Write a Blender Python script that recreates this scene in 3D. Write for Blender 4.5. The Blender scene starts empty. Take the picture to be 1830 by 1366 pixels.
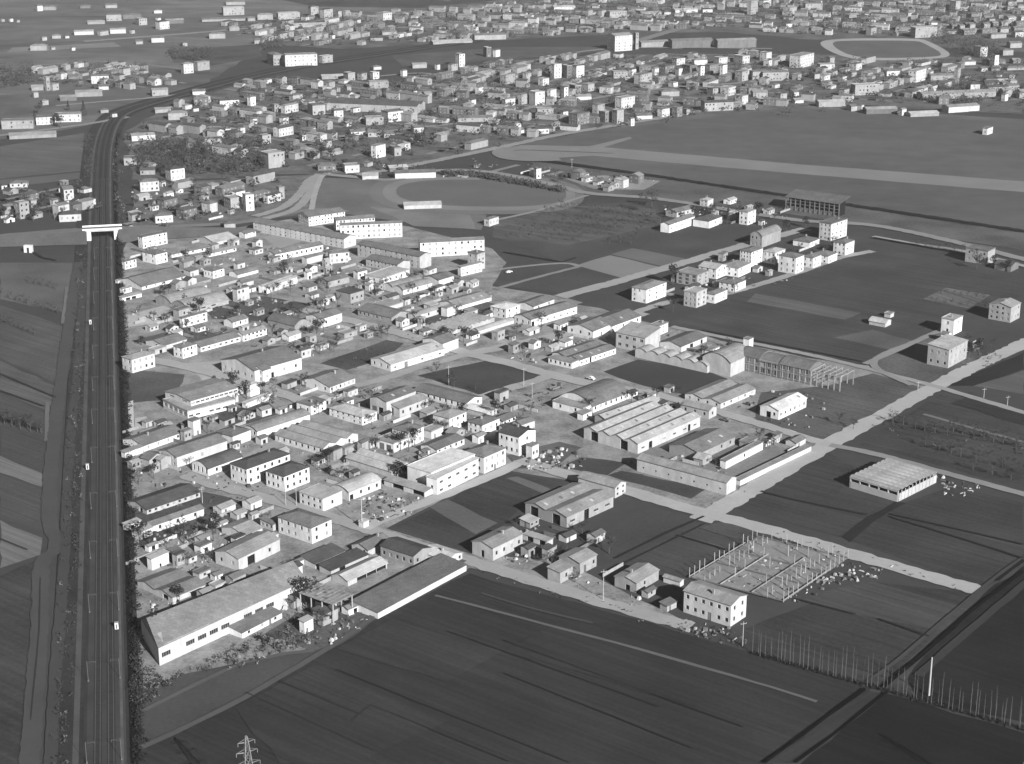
import bpy, math, random
from mathutils import Vector, noise
R = math.radians
random.seed(7)
scene = bpy.context.scene
C = scene.collection

# ------------------------------------------------------------------ camera, sky, sun, exposure
CAM_H, FOC, HORIZON = 270.0, 3144.0, -360.0          # survey of the 1830 x 1366 frame
PITCH = math.atan((683 - HORIZON) / FOC)
cam = bpy.data.cameras.new('camera'); cam.sensor_fit = 'HORIZONTAL'
cam.sensor_width = 36.0; cam.lens = 36.0 * FOC / 1830.0
cam.clip_start = 1.0; cam.clip_end = 30000.0
camo = bpy.data.objects.new('camera', cam); C.objects.link(camo)
camo.location = (0, 0, CAM_H); camo.rotation_euler = (math.pi / 2 - PITCH, 0, 0)
scene.camera = camo

SUN_EL, SUN_AZ = R(26.5), R(120.5 - 180)             # azimuth of the sun itself, from +x
sdir = Vector((math.cos(SUN_EL) * math.cos(SUN_AZ), math.cos(SUN_EL) * math.sin(SUN_AZ), math.sin(SUN_EL)))
world = bpy.data.worlds.new('World'); scene.world = world; world.use_nodes = True
wn = world.node_tree
bg = wn.nodes['Background']; bg.inputs['Strength'].default_value = 0.05
sky = wn.nodes.new('ShaderNodeTexSky'); sky.sky_type = 'NISHITA'; sky.sun_disc = False
sky.altitude = 270; sky.dust_density = 0.0; sky.sun_elevation = SUN_EL; sky.sun_rotation = math.pi / 2 - SUN_AZ
bw = wn.nodes.new('ShaderNodeSeparateColor')         # black-and-white film behind a minus-blue filter
wn.links.new(sky.outputs['Color'], bw.inputs['Color'])
wn.links.new(bw.outputs['Red'], bg.inputs['Color'])
sl = bpy.data.lights.new('sun', 'SUN'); sl.energy = 5.0; sl.angle = R(0.5); sl.color = (1, 1, 1)
so = bpy.data.objects.new('sun', sl); C.objects.link(so)
so.rotation_euler = sdir.to_track_quat('Z', 'Y').to_euler(); so.location = (0, 0, 400)
scene.view_settings.view_transform = 'Standard'; scene.view_settings.look = 'None'
scene.view_settings.gamma = 1.0; scene.view_settings.use_curve_mapping = False
scene.view_settings.exposure = 0.82
scene.render.film_transparent = False
scene.render.filter_size = 1.9
HAZE = 0.000038
scene.cycles.volume_bounces = 0
scene.cycles.max_bounces = 4
scene.cycles.diffuse_bounces = 1

# ------------------------------------------------------------------ survey helpers
cp, sp_ = math.cos(PITCH), math.sin(PITCH)
def G(x, y, z=0.0):
    dx, dy = (x - 915) / FOC, -(y - 683) / FOC
    t = (z - CAM_H) / (-sp_ + dy * cp)
    return Vector((dx * t, (cp + dy * sp_) * t, 0))
def PX(X, Y, Z=0.0):
    z = Z - CAM_H; d = Y * cp - z * sp_
    return 915 + FOC * X / d, 683 - FOC * (Y * sp_ + z * cp) / d
def HG(x, y, hp):
    g = G(x, y); lo, hi = 0.0, 200.0
    for _ in range(40):
        m = (lo + hi) / 2
        if PX(g.x, g.y, m)[1] > y - hp: lo = m
        else: hi = m
    return lo
TILE = {}
for i, (l, w_) in enumerate(zip('abcd', (460, 480, 480, 470))): TILE[l] = ((0, 440, 900, 1360)[i], 0, w_ / 1830)
for i, (l, s) in enumerate(zip('efgh', (460/1795, 480/1830, 480/1830, 470/1830))): TILE[l] = ((0, 440, 900, 1360)[i], 330, s)
for i, (l, s) in enumerate(zip('ijkl', (460/1795, 480/1830, 480/1830, 470/1830))): TILE[l] = ((0, 440, 900, 1360)[i], 670, s)
for i, (l, s) in enumerate(zip('mnop', (460/1765, 480/1830, 480/1830, 470/1803))): TILE[l] = ((0, 440, 900, 1360)[i], 1010, s)
for r, row in enumerate(('ABCD', 'EFGH', 'IJKL', 'MNOP')):
    for c, l in enumerate(row): TILE[l] = ((205, 465, 725, 985)[c], (400, 590, 780, 970)[r], 270/1830)
TILE['x'] = (0, 0, 1.0)
def T(s):
    ox, oy, k = TILE[s[0]]; a, b = s[1:].split(',')
    return ox + k * float(a), oy + k * float(b)

# ------------------------------------------------------------------ materials (panchromatic greys)
MATS = {}
def nd(nt, t, **kw):
    n = nt.nodes.new(t)
    for k, v in kw.items(): setattr(n, k, v)
    return n
def mat(name, tone, rough=0.85, var=0.25, scale=0.15, fine=1.5, stretch=(1, 1, 1), rand=0.0, furrow=None, spec=0.05, sheets=None):
    if name in MATS: return MATS[name]
    m = bpy.data.materials.new(name); m.use_nodes = True; nt = m.node_tree; L = nt.links
    b = nt.nodes['Principled BSDF']; b.inputs['Roughness'].default_value = rough
    b.inputs['Specular IOR Level'].default_value = spec
    tc = nd(nt, 'ShaderNodeTexCoord'); mp = nd(nt, 'ShaderNodeMapping'); mp.inputs['Scale'].default_value = stretch
    L.new(tc.outputs['Object'], mp.inputs['Vector'])
    n1 = nd(nt, 'ShaderNodeTexNoise'); n1.inputs['Scale'].default_value = scale; n1.inputs['Detail'].default_value = 5
    n2 = nd(nt, 'ShaderNodeTexNoise'); n2.inputs['Scale'].default_value = fine; n2.inputs['Detail'].default_value = 3
    L.new(mp.outputs[0], n1.inputs['Vector']); L.new(mp.outputs[0], n2.inputs['Vector'])
    def mth(op, a, bb):
        n = nd(nt, 'ShaderNodeMath', operation=op)
        for i, v in enumerate((a, bb)):
            if isinstance(v, (int, float)): n.inputs[i].default_value = v
            else: L.new(v, n.inputs[i])
        return n.outputs[0]
    s = mth('ADD', mth('MULTIPLY', n1.outputs[0], 0.65), mth('MULTIPLY', n2.outputs[0], 0.35))
    f = mth('ADD', mth('MULTIPLY', mth('SUBTRACT', s, 0.5), var * 4.0), 1.0)
    if rand:
        oi = nd(nt, 'ShaderNodeObjectInfo')
        f = mth('MULTIPLY', f, mth('ADD', mth('MULTIPLY', mth('SUBTRACT', oi.outputs['Random'], 0.5), 2 * rand), 1.0))
    if furrow:
        ang, wl, amt = furrow
        rot = nd(nt, 'ShaderNodeMapping'); rot.inputs['Rotation'].default_value = (0, 0, -ang); L.new(tc.outputs['Object'], rot.inputs['Vector'])
        for (wx, wy, am) in ((90.0, wl, amt), (420.0, wl * 7, amt * .45)):
            mp2 = nd(nt, 'ShaderNodeMapping'); mp2.inputs['Scale'].default_value = (1.0 / wx, 1.0 / wy, 1)
            L.new(rot.outputs[0], mp2.inputs['Vector'])
            n3 = nd(nt, 'ShaderNodeTexNoise'); n3.inputs['Scale'].default_value = 1.0; n3.inputs['Detail'].default_value = 3
            n3.inputs['Roughness'].default_value = 0.65
            L.new(mp2.outputs[0], n3.inputs['Vector'])
            f = mth('MULTIPLY', f, mth('ADD', mth('MULTIPLY', mth('SUBTRACT', n3.outputs[0], 0.5), am * 4), 1.0))
    if sheets:
        bk = nd(nt, 'ShaderNodeTexBrick'); bk.inputs['Scale'].default_value = 1.0; bk.inputs['Brick Width'].default_value = sheets[0]; bk.inputs['Row Height'].default_value = sheets[1]
        bk.inputs['Mortar Size'].default_value = 0.05; bk.inputs['Color1'].default_value = (.88,) * 3 + (1,); bk.inputs['Color2'].default_value = (1.1,) * 3 + (1,); bk.inputs['Mortar'].default_value = (.72,) * 3 + (1,); bk.inputs['Bias'].default_value = 0
        L.new(tc.outputs['Object'], bk.inputs['Vector'])
        f = mth('MULTIPLY', f, bk.outputs['Color'])
    v = mth('MULTIPLY', mth('MAXIMUM', f, 0.15), tone)
    cb = nd(nt, 'ShaderNodeCombineColor')
    for i in range(3): L.new(v, cb.inputs[i])
    L.new(cb.outputs[0], b.inputs['Base Color'])
    MATS[name] = m
    return m
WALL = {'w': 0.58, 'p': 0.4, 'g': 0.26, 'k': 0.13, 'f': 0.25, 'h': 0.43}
ROOF = {'W': 0.47, 'L': 0.3, 'l': 0.215, 'm': 0.135, 'd': 0.07}
def wmat(t): return mat('plaster_' + {'w': 'white', 'p': 'pale', 'g': 'grey', 'k': 'dark', 'f': 'faded', 'h': 'chalky'}[t], WALL[t], 0.9, 0.32, 0.3, 1.4, (1, 1, .35), 0.14)
def rmat(t): return mat('roofing_' + {'W': 'white', 'L': 'light', 'l': 'grey', 'm': 'tile', 'd': 'tar'}[t], ROOF[t], 0.9, 0.3, 0.15, 1.1, (1, 1, 1), 0.16, sheets=(2.4, 1.3) if t in 'WLl' else (1.6, .8))
M_GLASS = mat('window_glass', 0.025, 0.2, 0.2, spec=0.5)
M_FRAME = mat('window_frame', 0.4, 0.6, 0.05)
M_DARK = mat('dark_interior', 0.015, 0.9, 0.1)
M_DOOR = mat('door_panel', 0.14, 0.7, 0.2, rand=0.3)
M_CONC = mat('concrete', 0.34, 0.9, 0.15, 0.3, rand=0.1)
M_STEEL = mat('steel', 0.3, 0.6, 0.1)

# ------------------------------------------------------------------ mesh builder
class MB:
    def __init__(s): s.v, s.f, s.m = [], [], []
    def face(s, pts, m=0):
        k = len(s.v); s.v += [tuple(p) for p in pts]; s.f.append(tuple(range(k, k + len(pts)))); s.m.append(m)
    def box(s, a, b, m=0):
        x0, y0, z0 = a; x1, y1, z1 = b
        c = [(x0,y0,z0),(x1,y0,z0),(x1,y1,z0),(x0,y1,z0),(x0,y0,z1),(x1,y0,z1),(x1,y1,z1),(x0,y1,z1)]
        k = len(s.v); s.v += c
        for q in ((0,3,2,1),(4,5,6,7),(0,1,5,4),(1,2,6,5),(2,3,7,6),(3,0,4,7)): s.f.append(tuple(k + i for i in q)); s.m.append(m)
    def tube(s, p, q, r0, r1, n=4, m=0):
        p, q = Vector(p), Vector(q); d = (q - p)
        if d.length < 1e-6: return
        d.normalize(); a = d.orthogonal().normalized(); b = d.cross(a); k = len(s.v)
        for (o, r) in ((p, r0), (q, r1)):
            for i in range(n):
                t = 2 * math.pi * i / n; s.v.append(tuple(o + a * (r * math.cos(t)) + b * (r * math.sin(t))))
        for i in range(n):
            j = (i + 1) % n; s.f.append((k + i, k + j, k + n + j, k + n + i)); s.m.append(m)
        s.f.append(tuple(k + n + i for i in range(n))); s.m.append(m)
    def mesh(s, name, mats):
        me = bpy.data.meshes.new(name); me.from_pydata(s.v, [], s.f)
        for m in (mats if isinstance(mats, (list, tuple)) else [mats]): me.materials.append(m)
        if any(s.m): me.polygons.foreach_set('material_index', s.m)
        me.update(); return me
    def build(s, name, mats, parent=None):
        return link(name, s.mesh(name, mats), parent)
def link(name, data, parent=None, loc=None, rz=None):
    o = bpy.data.objects.new(name, data); C.objects.link(o)
    if parent: o.parent = parent
    if loc is not None: o.location = loc
    if rz is not None: o.rotation_euler = (0, 0, rz)
    return o
def tag(o, label, cat, group=None):
    o['label'] = label; o['category'] = cat
    if group: o['group'] = group
    return o
def struct(o, kind='structure', label=None):
    o['kind'] = kind
    if label: o['label'] = label
    return o

ONES = ['', 'first', 'second', 'third', 'fourth', 'fifth', 'sixth', 'seventh', 'eighth', 'ninth', 'tenth', 'eleventh', 'twelfth', 'thirteenth', 'fourteenth', 'fifteenth', 'sixteenth', 'seventeenth', 'eighteenth', 'nineteenth', 'twentieth']
def nth(n):
    if n <= 20: return ONES[n]
    t = ['', '', 'twenty', 'thirty', 'forty', 'fifty', 'sixty', 'seventy', 'eighty', 'ninety'][n // 10]
    return t[:-1] + 'ieth' if n % 10 == 0 else t + '-' + ONES[n % 10]
DEBUG = False
# ------------------------------------------------------------------ ground, fields, roads
AZA, AZB = R(51.8), R(-38.4)                         # the two street directions
gm = MB(); gm.face([(-9000, -600, 0), (9000, -600, 0), (9000, 16000, 0), (-9000, 16000, 0)])
M_GROUND = mat('meadow_soil', 0.05, 0.95, 0.22, 0.02, 0.2)
struct(gm.build('ground', M_GROUND))
LAYER = [0.02]
def jig(pts, step=9.0, amp=0.9):
    out = []
    n = len(pts)
    for i in range(n):
        a, b = pts[i], pts[(i + 1) % n]; k = max(1, int((b - a).length / step))
        for j in range(k):
            p = a.lerp(b, j / k)
            if j: p = p + Vector((random.uniform(-amp, amp), random.uniform(-amp, amp), 0))
            out.append(p)
    return out
def field(name, px, tone, furrow=None, var=0.3, amp=0.8, scale=0.03, fine=0.6):
    var = min(.7, var * 1.5)
    return field_(name, px, tone, furrow, var, amp, scale, fine)
def field_(name, px, tone, furrow, var, amp, scale, fine):
    pts = [G(*p) for p in px]
    if sum(a.x * b.y - b.x * a.y for a, b in zip(pts, pts[1:] + pts[:1])) < 0: pts.reverse()
    d = pts[0].length; pts = jig(pts, 9 * max(1, d / 700), amp)
    LAYER[0] += 0.0028; z = LAYER[0]
    m = MB(); m.face([(p.x, p.y, z) for p in pts])
    fk = '' if not furrow else '_%d_%d' % (round(furrow[0] * 100), round(furrow[2] * 100))
    mt = mat('soil_%d_%d%s_%d' % (round(tone * 1000), round(var * 100), fk, round(fine * 100)), tone, 0.95, var, scale, fine, furrow=furrow)
    return struct(m.build(name, mt))
def chaikin(pts, k=3):
    for _ in range(k):
        out = []
        for a, b in zip(pts, pts[1:] + pts[:1]): out += [(a[0] * .75 + b[0] * .25, a[1] * .75 + b[1] * .25), (a[0] * .25 + b[0] * .75, a[1] * .25 + b[1] * .75)]
        pts = out
    return pts
RL = [0.42]; RPTS = {}
def road(name, px, w, tone, jitter=0.15, ground=None, smooth=True, var=0.15, z=None):
    g = ground or [G(*p) for p in px]
    pts = []
    for i in range(len(g) - 1):
        p0, p1, p2, p3 = g[max(0, i - 1)], g[i], g[i + 1], g[min(len(g) - 1, i + 2)]
        k = max(1, int((p2 - p1).length / (3.2 if w > 3 else 8)))
        for j in range(k):
            t = j / k
            if smooth: pts.append(0.5 * (2 * p1 + (p2 - p0) * t + (2 * p0 - 5 * p1 + 4 * p2 - p3) * t * t + (3 * p1 - p0 - 3 * p2 + p3) * t ** 3))
            else: pts.append(p1.lerp(p2, t))
    pts.append(g[-1])
    if w > 3.4:
        for q in pts: RPTS.setdefault((int(q.x // 20), int(q.y // 20)), []).append((q.x, q.y, w / 2))
    RL[0] += 0.0028; zz = RL[0] if z is None else z
    m = MB(); row = []
    for i, p in enumerate(pts):
        d = (pts[min(i + 1, len(pts) - 1)] - pts[max(0, i - 1)]); d.normalize(); nrm = Vector((-d.y, d.x, 0))
        a = w / 2 * (1 + random.uniform(-jitter, jitter)); b = w / 2 * (1 + random.uniform(-jitter, jitter))
        row.append((p + nrm * a, p - nrm * b))
    m.v = [(q.x, q.y, zz) for r in row for q in r]
    for i in range(len(row) - 1):
        m.f.append((2 * i + 1, 2 * i + 3, 2 * i + 2, 2 * i)); m.m.append(0)
    o = m.build(name, mat('%s_%d' % ('gravel' if tone > .12 else 'earth', round(tone * 1000)), tone, 0.95, var, 0.05, 0.5))
    return struct(o), pts

FA, FB = (AZA, 1.8, 0.26), (AZB, 1.8, 0.26)
# big areas
field('field', [(240,1290),(640,1125),(840,1025),(1250,1140),(1560,1230),(1380,1366),(1200,1500),(200,1500),(225,1366)], 0.029, FB, 0.22)
field('field', [(1585,1240),(1830,1310),(1990,1360),(1990,1600),(1150,1600),(1430,1366)], 0.014, FB, 0.25)
field('field', [(232,1300),(232,1180),(270,1215),(330,1200),(560,1150),(640,1100),(690,1090),(640,1132),(440,1248),(250,1342)], 0.058, None, 0.25)
field('field', [(1330,1125),(1420,1090),(1560,1040),(1740,1060),(1590,1215),(1330,1140)], 0.036, FB, 0.3)
field('field', [(1460,1060),(1560,1040),(1740,1090),(1690,1130),(1430,1075)], 0.052, FB, 0.2)
field('field', [(1760,1060),(2000,900),(2000,1330),(1640,1250),(1620,1215)], 0.017, FB, 0.3)
field('field', [(1310,905),(1480,808),(1530,835),(1500,880),(1600,905),(1520,965),(1330,915)], 0.042, FB, 0.25)
field('field', [(1600,905),(1700,870),(1830,900),(1830,1010),(1760,1050),(1520,968)], 0.04, FB, 0.25)
field('field', [(1535,795),(1680,705),(1830,745),(1830,875),(1690,835)], 0.045, FB, 0.35)
field('field', [(1690,690),(1830,630),(1830,660),(1740,690)], 0.022, None, 0.2)
field('field', [(1740,690),(1830,662),(1830,705)], 0.085, FB, 0.1)
field('field', [(1020,985),(1160,905),(1250,925),(1100,1005)], 0.048, None, 0.25)
field('field', [(1105,1008),(1262,930),(1340,955),(1240,1032),(1185,1035)], 0.052, FB, 0.25)
field('field', [(690,948),(900,845),(1010,860),(935,905),(850,985),(750,968)], 0.042, FB, 0.3)
field('grass_strip', [(765,905),(800,893),(890,935),(850,955)], 0.1, None, 0.2)
field('grass_strip', [(905,855),(925,852),(985,875),(970,882)], 0.1, None, 0.2)
# left of the railway
field('field', [(0,470),(135,470),(120,560),(0,535)], 0.09, None, 0.25)
field('field', [(0,545),(118,585),(108,690),(0,640)], 0.066, FB, 0.25)
field('field', [(0,645),(105,693),(100,740),(0,700)], 0.085, (R(-38.4), 1.6, .3), 0.2)
field('field', [(0,705),(98,745),(92,845),(0,815)], 0.06, FB, 0.25)
field('field', [(0,815),(88,852),(84,873),(0,845)], 0.13, FB, 0.15)
field('field', [(0,848),(84,878),(78,950),(0,925)], 0.056, FB, 0.25)
field('field', [(0,930),(76,962),(72,992),(0,1016)], 0.125, FB, 0.15)
field('field', [(0,1030),(70,1000),(62,1400),(-40,1400)], 0.042, FB, 0.3)
field('field', [(0,262),(150,238),(152,305),(0,320)], 0.09, (R(160), 3, .2), 0.2)
field('field', [(0,322),(150,308),(152,318),(60,330),(0,330)], 0.085, None, 0.2)
# settlement ground
field('yard', [(208,470),(235,420),(420,408),(560,385),(730,405),(880,445),(905,470),(880,512),(1010,532),(1150,575),(1270,600),(1440,640),(1560,655),(1655,690),(1475,800),(1270,915),(1120,885),(1010,858),(900,840),(690,945),(840,990),(1010,1005),(1240,1120),(1200,1110),(1000,1050),(840,1015),(640,1120),(560,1158),(330,1205),(270,1225),(232,1180),(228,1100),(225,1000),(222,900),(221,800),(218,700),(215,600),(210,520)], 0.2, None, 0.47, 0.6, 0.09, 0.7)
field('yard', [(235,405),(240,330),(420,320),(560,312),(560,380),(420,403)], 0.11, None, 0.45, .8, .08, .5)
field('field', [(1360,702),(1480,690),(1560,668),(1648,694),(1478,790),(1400,772),(1350,750)], 0.075, FB, 0.35)
field('field', [(745,672),(870,645),(978,672),(862,708)], 0.048, None, 0.3)
field('field', [(1078,665),(1140,643),(1255,660),(1335,692),(1225,706),(1150,690)], 0.045, None, 0.2)
field('field', [(572,650),(690,608),(722,614),(690,642),(620,662)], 0.06, None, 0.4)
field('field', [(1085,850),(1110,842),(1275,868),(1235,892),(1150,868)], 0.05, None, 0.3)
field('field', [(1000,835),(1040,818),(1120,828),(1085,850)], 0.05, None, 0.35)
field('field', [(905,815),(1000,790),(1040,800),(990,838),(925,838)], 0.075, None, 0.5)
field('field', [(1120,800),(1390,770),(1470,800),(1300,880),(1150,850)], 0.16, None, 0.3)
field('garden', [(225,905),(365,880),(470,905),(440,935),(360,950),(250,980)], 0.06, None, 0.5)
field('garden', [(222,660),(330,670),(310,715),(224,722)], 0.07, None, 0.4)
field('garden', [(350,745),(480,720),(500,740),(420,765)], 0.06, None, 0.4)
field('garden', [(360,545),(470,530),(560,545),(470,575),(380,570)], 0.065, None, 0.4)
field('garden', [(235,610),(330,585),(400,600),(330,625)], 0.075, None, 0.4)
field('garden', [(720,570),(870,540),(900,548),(860,570),(760,590)], 0.07, None, 0.5)
field('garden', [(560,1165),(470,1135),(540,1090),(640,1085),(690,1095),(600,1150)], 0.085, None, 0.6)
field('apron', [(222,722),(238,716),(240,768),(222,778)], 0.42, None, 0.05, 0.1)
field('apron', [(241,748),(262,745),(262,765),(241,768)], 0.34, None, 0.05, 0.1)
field('apron', [(470,425),(520,412),(560,425),(500,445)], 0.24, None, 0.1, .3)
field('apron', [(225,565),(300,545),(310,575),(230,585)], 0.33, None, 0.2)
field('apron', [(330,650),(420,645),(480,690),(380,700)], 0.3, None, 0.2)
# middle distance
field('field', [(860,415),(1000,370),(1170,360),(1190,410),(1330,435),(1010,525),(880,510),(900,475),(1000,470)], 0.056, None, 0.25)
field('field', [(1030,475),(1090,457),(1190,480),(1110,497)], 0.17, None, 0.08)
field('field', [(1092,455),(1130,444),(1240,466),(1195,479)], 0.11, None, 0.12)
field('orchard_floor', [(880,398),(1000,368),(1170,372),(1180,402),(1010,440),(880,425)], 0.075, (R(-30), 9, .35), 0.2)
field('field', [(1030,545),(1140,510),(1180,545),(1130,560)], 0.052, None, 0.2)
field('field', [(1190,580),(1560,432),(1730,460),(1830,500),(1830,530),(1700,560),(1540,650),(1290,610)], 0.05, FB, 0.25)
field('field', [(1350,525),(1540,560),(1510,572),(1335,540)], 0.088, FB, 0.12)
field('field', [(1490,604),(1560,590),(1640,612),(1600,628)], 0.085, None, 0.25)
field('field', [(1545,652),(1690,590),(1760,640),(1660,688)], 0.085, None, 0.5)
field('vineyard_floor', [(1650,535),(1690,515),(1770,528),(1730,552)], 0.1, (R(-60), 3, .4), 0.3)
field('field', [(570,318),(700,322),(690,350),(870,385),(860,412),(740,400),(560,375)], 0.115, None, 0.25)
field('field', [(660,370),(840,385),(850,410),(740,405)], 0.15, None, 0.2)
# airfield
field('airfield_grass', [(905,262),(1100,228),(1420,190),(1830,222),(2100,230),(2100,460),(1830,412),(1500,362),(1150,312),(960,288)], 0.086, (R(-10), 30, .12), 0.2, 1, .006, .06)
field('airfield_grass', [(1180,205),(1420,188),(1830,214),(1830,222),(1420,192),(1100,230)], 0.1, None, 0.3)
field('runway', [(905,272),(930,260),(1060,262),(1400,292),(1830,325),(2100,345),(2100,366),(1830,344),(1400,309),(1060,279),(950,285),(915,283)], 0.165, None, 0.1)
field('taxiway', [(1035,266),(1080,256),(1125,245),(1130,248),(1085,262),(1060,268)], 0.165, None, 0.1)
field('field', [(960,290),(1150,314),(1500,364),(1830,416),(2000,445),(2000,475),(1830,448),(1400,382),(1230,362),(1050,345),(930,310)], 0.085, None, 0.4)
field('apron', [(1010,320),(1080,314),(1180,324),(1150,340),(1060,338)], 0.2, None, 0.4)
# far town and plains
field('far_plain', [(-400,250),(-400,-150),(700,-150),(900,-20),(500,70),(330,170),(215,210),(120,232),(0,250)], 0.105, (R(170), 40, .3), 0.3, 4, .004, .03)
rf_ = random.Random(11)
for i in range(16):
    x, y, w, h = rf_.uniform(-60, 330), rf_.uniform(8, 205), rf_.uniform(70, 200), rf_.uniform(4, 11)
    if x + w > 430 - y: w = max(40, 430 - y - x)
    s = rf_.uniform(-.06, .02)
    field('field', [(x, y), (x + w, y + s * w), (x + w + 14, y + s * w + h * .9), (x - 10, y + h)], rf_.uniform(.075, .16), None, .2, 2)
field('town_ground', [(225,235),(330,178),(470,140),(700,148),(900,108),(1100,98),(1360,96),(1830,105),(1830,205),(1480,186),(1180,215),(905,262),(640,312),(470,312),(420,318),(235,322)], 0.095, None, 0.45, 3, .05, .3)
field('town_ground', [(390,40),(700,20),(1100,-20),(2000,-40),(2000,105),(1450,72),(1300,58),(1100,62),(800,78),(600,88),(480,80)], 0.09, None, 0.45, 4, .03, .2)
field('field', [(700,100),(900,85),(1090,84),(1090,92),(900,108),(720,120)], 0.075, None, 0.3)
field('field', [(1160,40),(1300,15),(1420,-5),(1430,8),(1280,40),(1130,75)], 0.08, None, 0.3)
field('field', [(500,0),(700,-10),(820,5),(760,15),(560,12)], 0.05, None, 0.3)
field('field', [(300,90),(460,80),(470,102),(380,118),(310,112)], 0.06, None, 0.4)
field('field', [(0,55),(230,45),(300,62),(150,75),(0,72)], 0.11, None, 0.2)
field('field', [(60,108),(250,104),(330,118),(180,128),(60,124)], 0.12, None, 0.3)
field('field', [(0,170),(120,165),(120,190),(0,215)], 0.09, None, 0.3)
field('stadium_track', chaikin([(1455,76),(1500,69),(1640,69),(1660,74),(1705,98),(1680,106),(1560,110),(1500,102)]), 0.27, None, 0.1)
field('stadium_lawn', chaikin([(1480,76),(1515,73),(1635,73),(1650,77),(1690,99),(1660,103),(1560,105),(1512,99)]), 0.09, None, 0.15)
# sports ground: oval cinder track round a lawn, drawn in the ground plane
def oval(name, cx, cy, rx, ry, tone, n=64):
    p = [(cx + rx * math.copysign(abs(math.cos(a)) ** .8, math.cos(a)), cy + ry * math.copysign(abs(math.sin(a)) ** .8, math.sin(a)) + 3 * math.cos(a)) for a in [2 * math.pi * i / n for i in range(n)]]
    return field(name, p, tone, None, 0.12, 0.2)
oval('sports_verge', 852, 348, 192, 36, 0.13)
oval('running_track', 856, 347, 172, 30, 0.165)
oval('sports_lawn', 860, 346, 152, 24, 0.1)

field('field', [(1700,722),(1735,708),(1830,738),(1830,760)], 0.03, FB, .2)
field('field', [(1600,760),(1640,738),(1830,788),(1830,800)], 0.055, FB, .3)
field('field', [(1250,945),(1300,930),(1420,965),(1380,985)], 0.062, None, .3)
field('field', [(600,1160),(700,1108),(900,1165),(800,1220)], 0.034, FB, .2)
field('field', [(900,1165),(1000,1110),(1330,1200),(1240,1265)], 0.029, FB, .2)
field('field', [(420,1265),(560,1190),(800,1290),(640,1366),(500,1366)], 0.033, FB, .2)
# streets
road('road', [(1250,932),(1290,908),(1475,800),(1672,692),(1760,648),(1850,606)], 9.5, 0.32)
road('road', [(1060,860),(1115,877),(1254,917),(1360,945),(1560,1003),(1745,1056)], 8.5, 0.31)
road('road', [(1150,700),(1300,742),(1380,766),(1483,797)], 7, 0.3)
road('dirt_track', [(1483,797),(1560,812),(1700,850),(1850,890)], 5, 0.2)
road('dirt_track', [(1672,692),(1530,655),(1440,634),(1330,612),(1200,585)], 4.5, 0.24)
road('dirt_track', [(1672,692),(1750,715),(1850,745)], 4.5, 0.25)
road('road', [(1000,532),(1090,508),(1200,477),(1335,438),(1440,410)], 9, 0.27)
road('road', [(1130,562),(1200,540),(1290,528),(1420,490),(1500,462),(1560,450)], 6, 0.26)
road('road', [(540,555),(625,574),(740,604),(840,634),(900,648),(985,671),(1060,688),(1160,704)], 8.5, 0.29)
road('road', [(836,634),(930,616),(1010,598),(1090,578),(1150,560)], 9, 0.29)
road('road', [(985,673),(930,690),(870,708),(800,735)], 7, 0.28)
road('road', [(330,850),(385,868),(460,888),(560,918),(650,945),(720,968),(835,1003),(960,1042),(1100,1085),(1235,1122)], 7.5, 0.27)
road('road', [(225,640),(300,650),(390,672),(480,697),(540,718)], 8, 0.29)
road('road', [(640,730),(560,760),(480,800),(420,830),(370,862)], 5.5, 0.24)
road('road', [(650,945),(720,915),(800,884),(870,856),(930,828)], 6, 0.33)
road('road', [(930,822),(985,842),(1060,862),(1110,876)], 8, 0.3)
road('dirt_track', [(600,700),(680,680),(760,655),(840,634)], 6, 0.27)
road('dirt_track', [(830,1003),(700,1068),(640,1125),(440,1247),(250,1340)], 2.5, 0.075)
road('dirt_track', [(250,1275),(440,1185),(560,1165)], 2.0, 0.085)
road('path', [(778,1066),(900,1098),(1140,1162),(1380,1231),(1460,1256)], 1.5, 0.10, 0.25)
road('path', [(860,1062),(960,1092),(1060,1115)], 1.4, 0.05, 0.3)
field('grass_strip', [(1367,1366),(1548,1235),(1580,1241),(1420,1366)], .034, (R(45), 2, .25), .2)
road('dirt_track', [(1540,1228),(1600,1185),(1690,1108),(1790,1025),(1850,985)], 1.6, 0.05)
road('dirt_track', [(1640,1210),(1740,1122),(1850,1030)], 3.0, 0.035)
road('dirt_track', [(1630,690),(1560,650),(1640,610),(1690,588)], 4, 0.2)
road('dirt_track', [(1545,652),(1620,620),(1665,598)], 4, 0.2)
road('dirt_track', [(820,500),(900,482),(1005,472),(1035,478)], 3.5, 0.2)
road('dirt_track', [(885,518),(960,497),(1035,478)], 3.5, 0.18)
road('road', [(-20,424),(60,417),(140,411)], 7, 0.13)
road('road', [(228,408),(330,405),(420,400),(480,390),(560,376),(620,380)], 8, 0.15)
road('road', [(455,388),(505,372),(535,348),(552,325),(572,312)], 7, 0.24)
road('road', [(475,392),(525,376),(552,350),(563,325),(576,313)], 7, 0.24)
road('path', [(557,376),(562,350),(572,322),(580,313)], 4, 0.28)
road('road', [(576,312),(640,318),(700,322),(780,306),(870,308),(960,325),(1050,346),(1150,354),(1240,366),(1420,394),(1560,404),(1700,432),(1850,470)], 8, 0.2)
road('dirt_track', [(1050,350),(960,378),(880,396),(860,402)], 4, 0.2)
road('dirt_track', [(1560,424),(1640,438),(1730,452),(1850,482)], 5, 0.24)
road('road', [(640,314),(760,292),(905,262),(1010,240),(1180,212),(1310,190),(1420,180),(1480,186),(1640,208)], 9, 0.22)
road('path', [(1650,742),(1740,768),(1830,792)], 2.4, .13)
road('path', [(120,515),(112,580)], 2.0, 0.12)
road('path', [(85,720),(83,790)], 2.0, 0.11)
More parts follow.
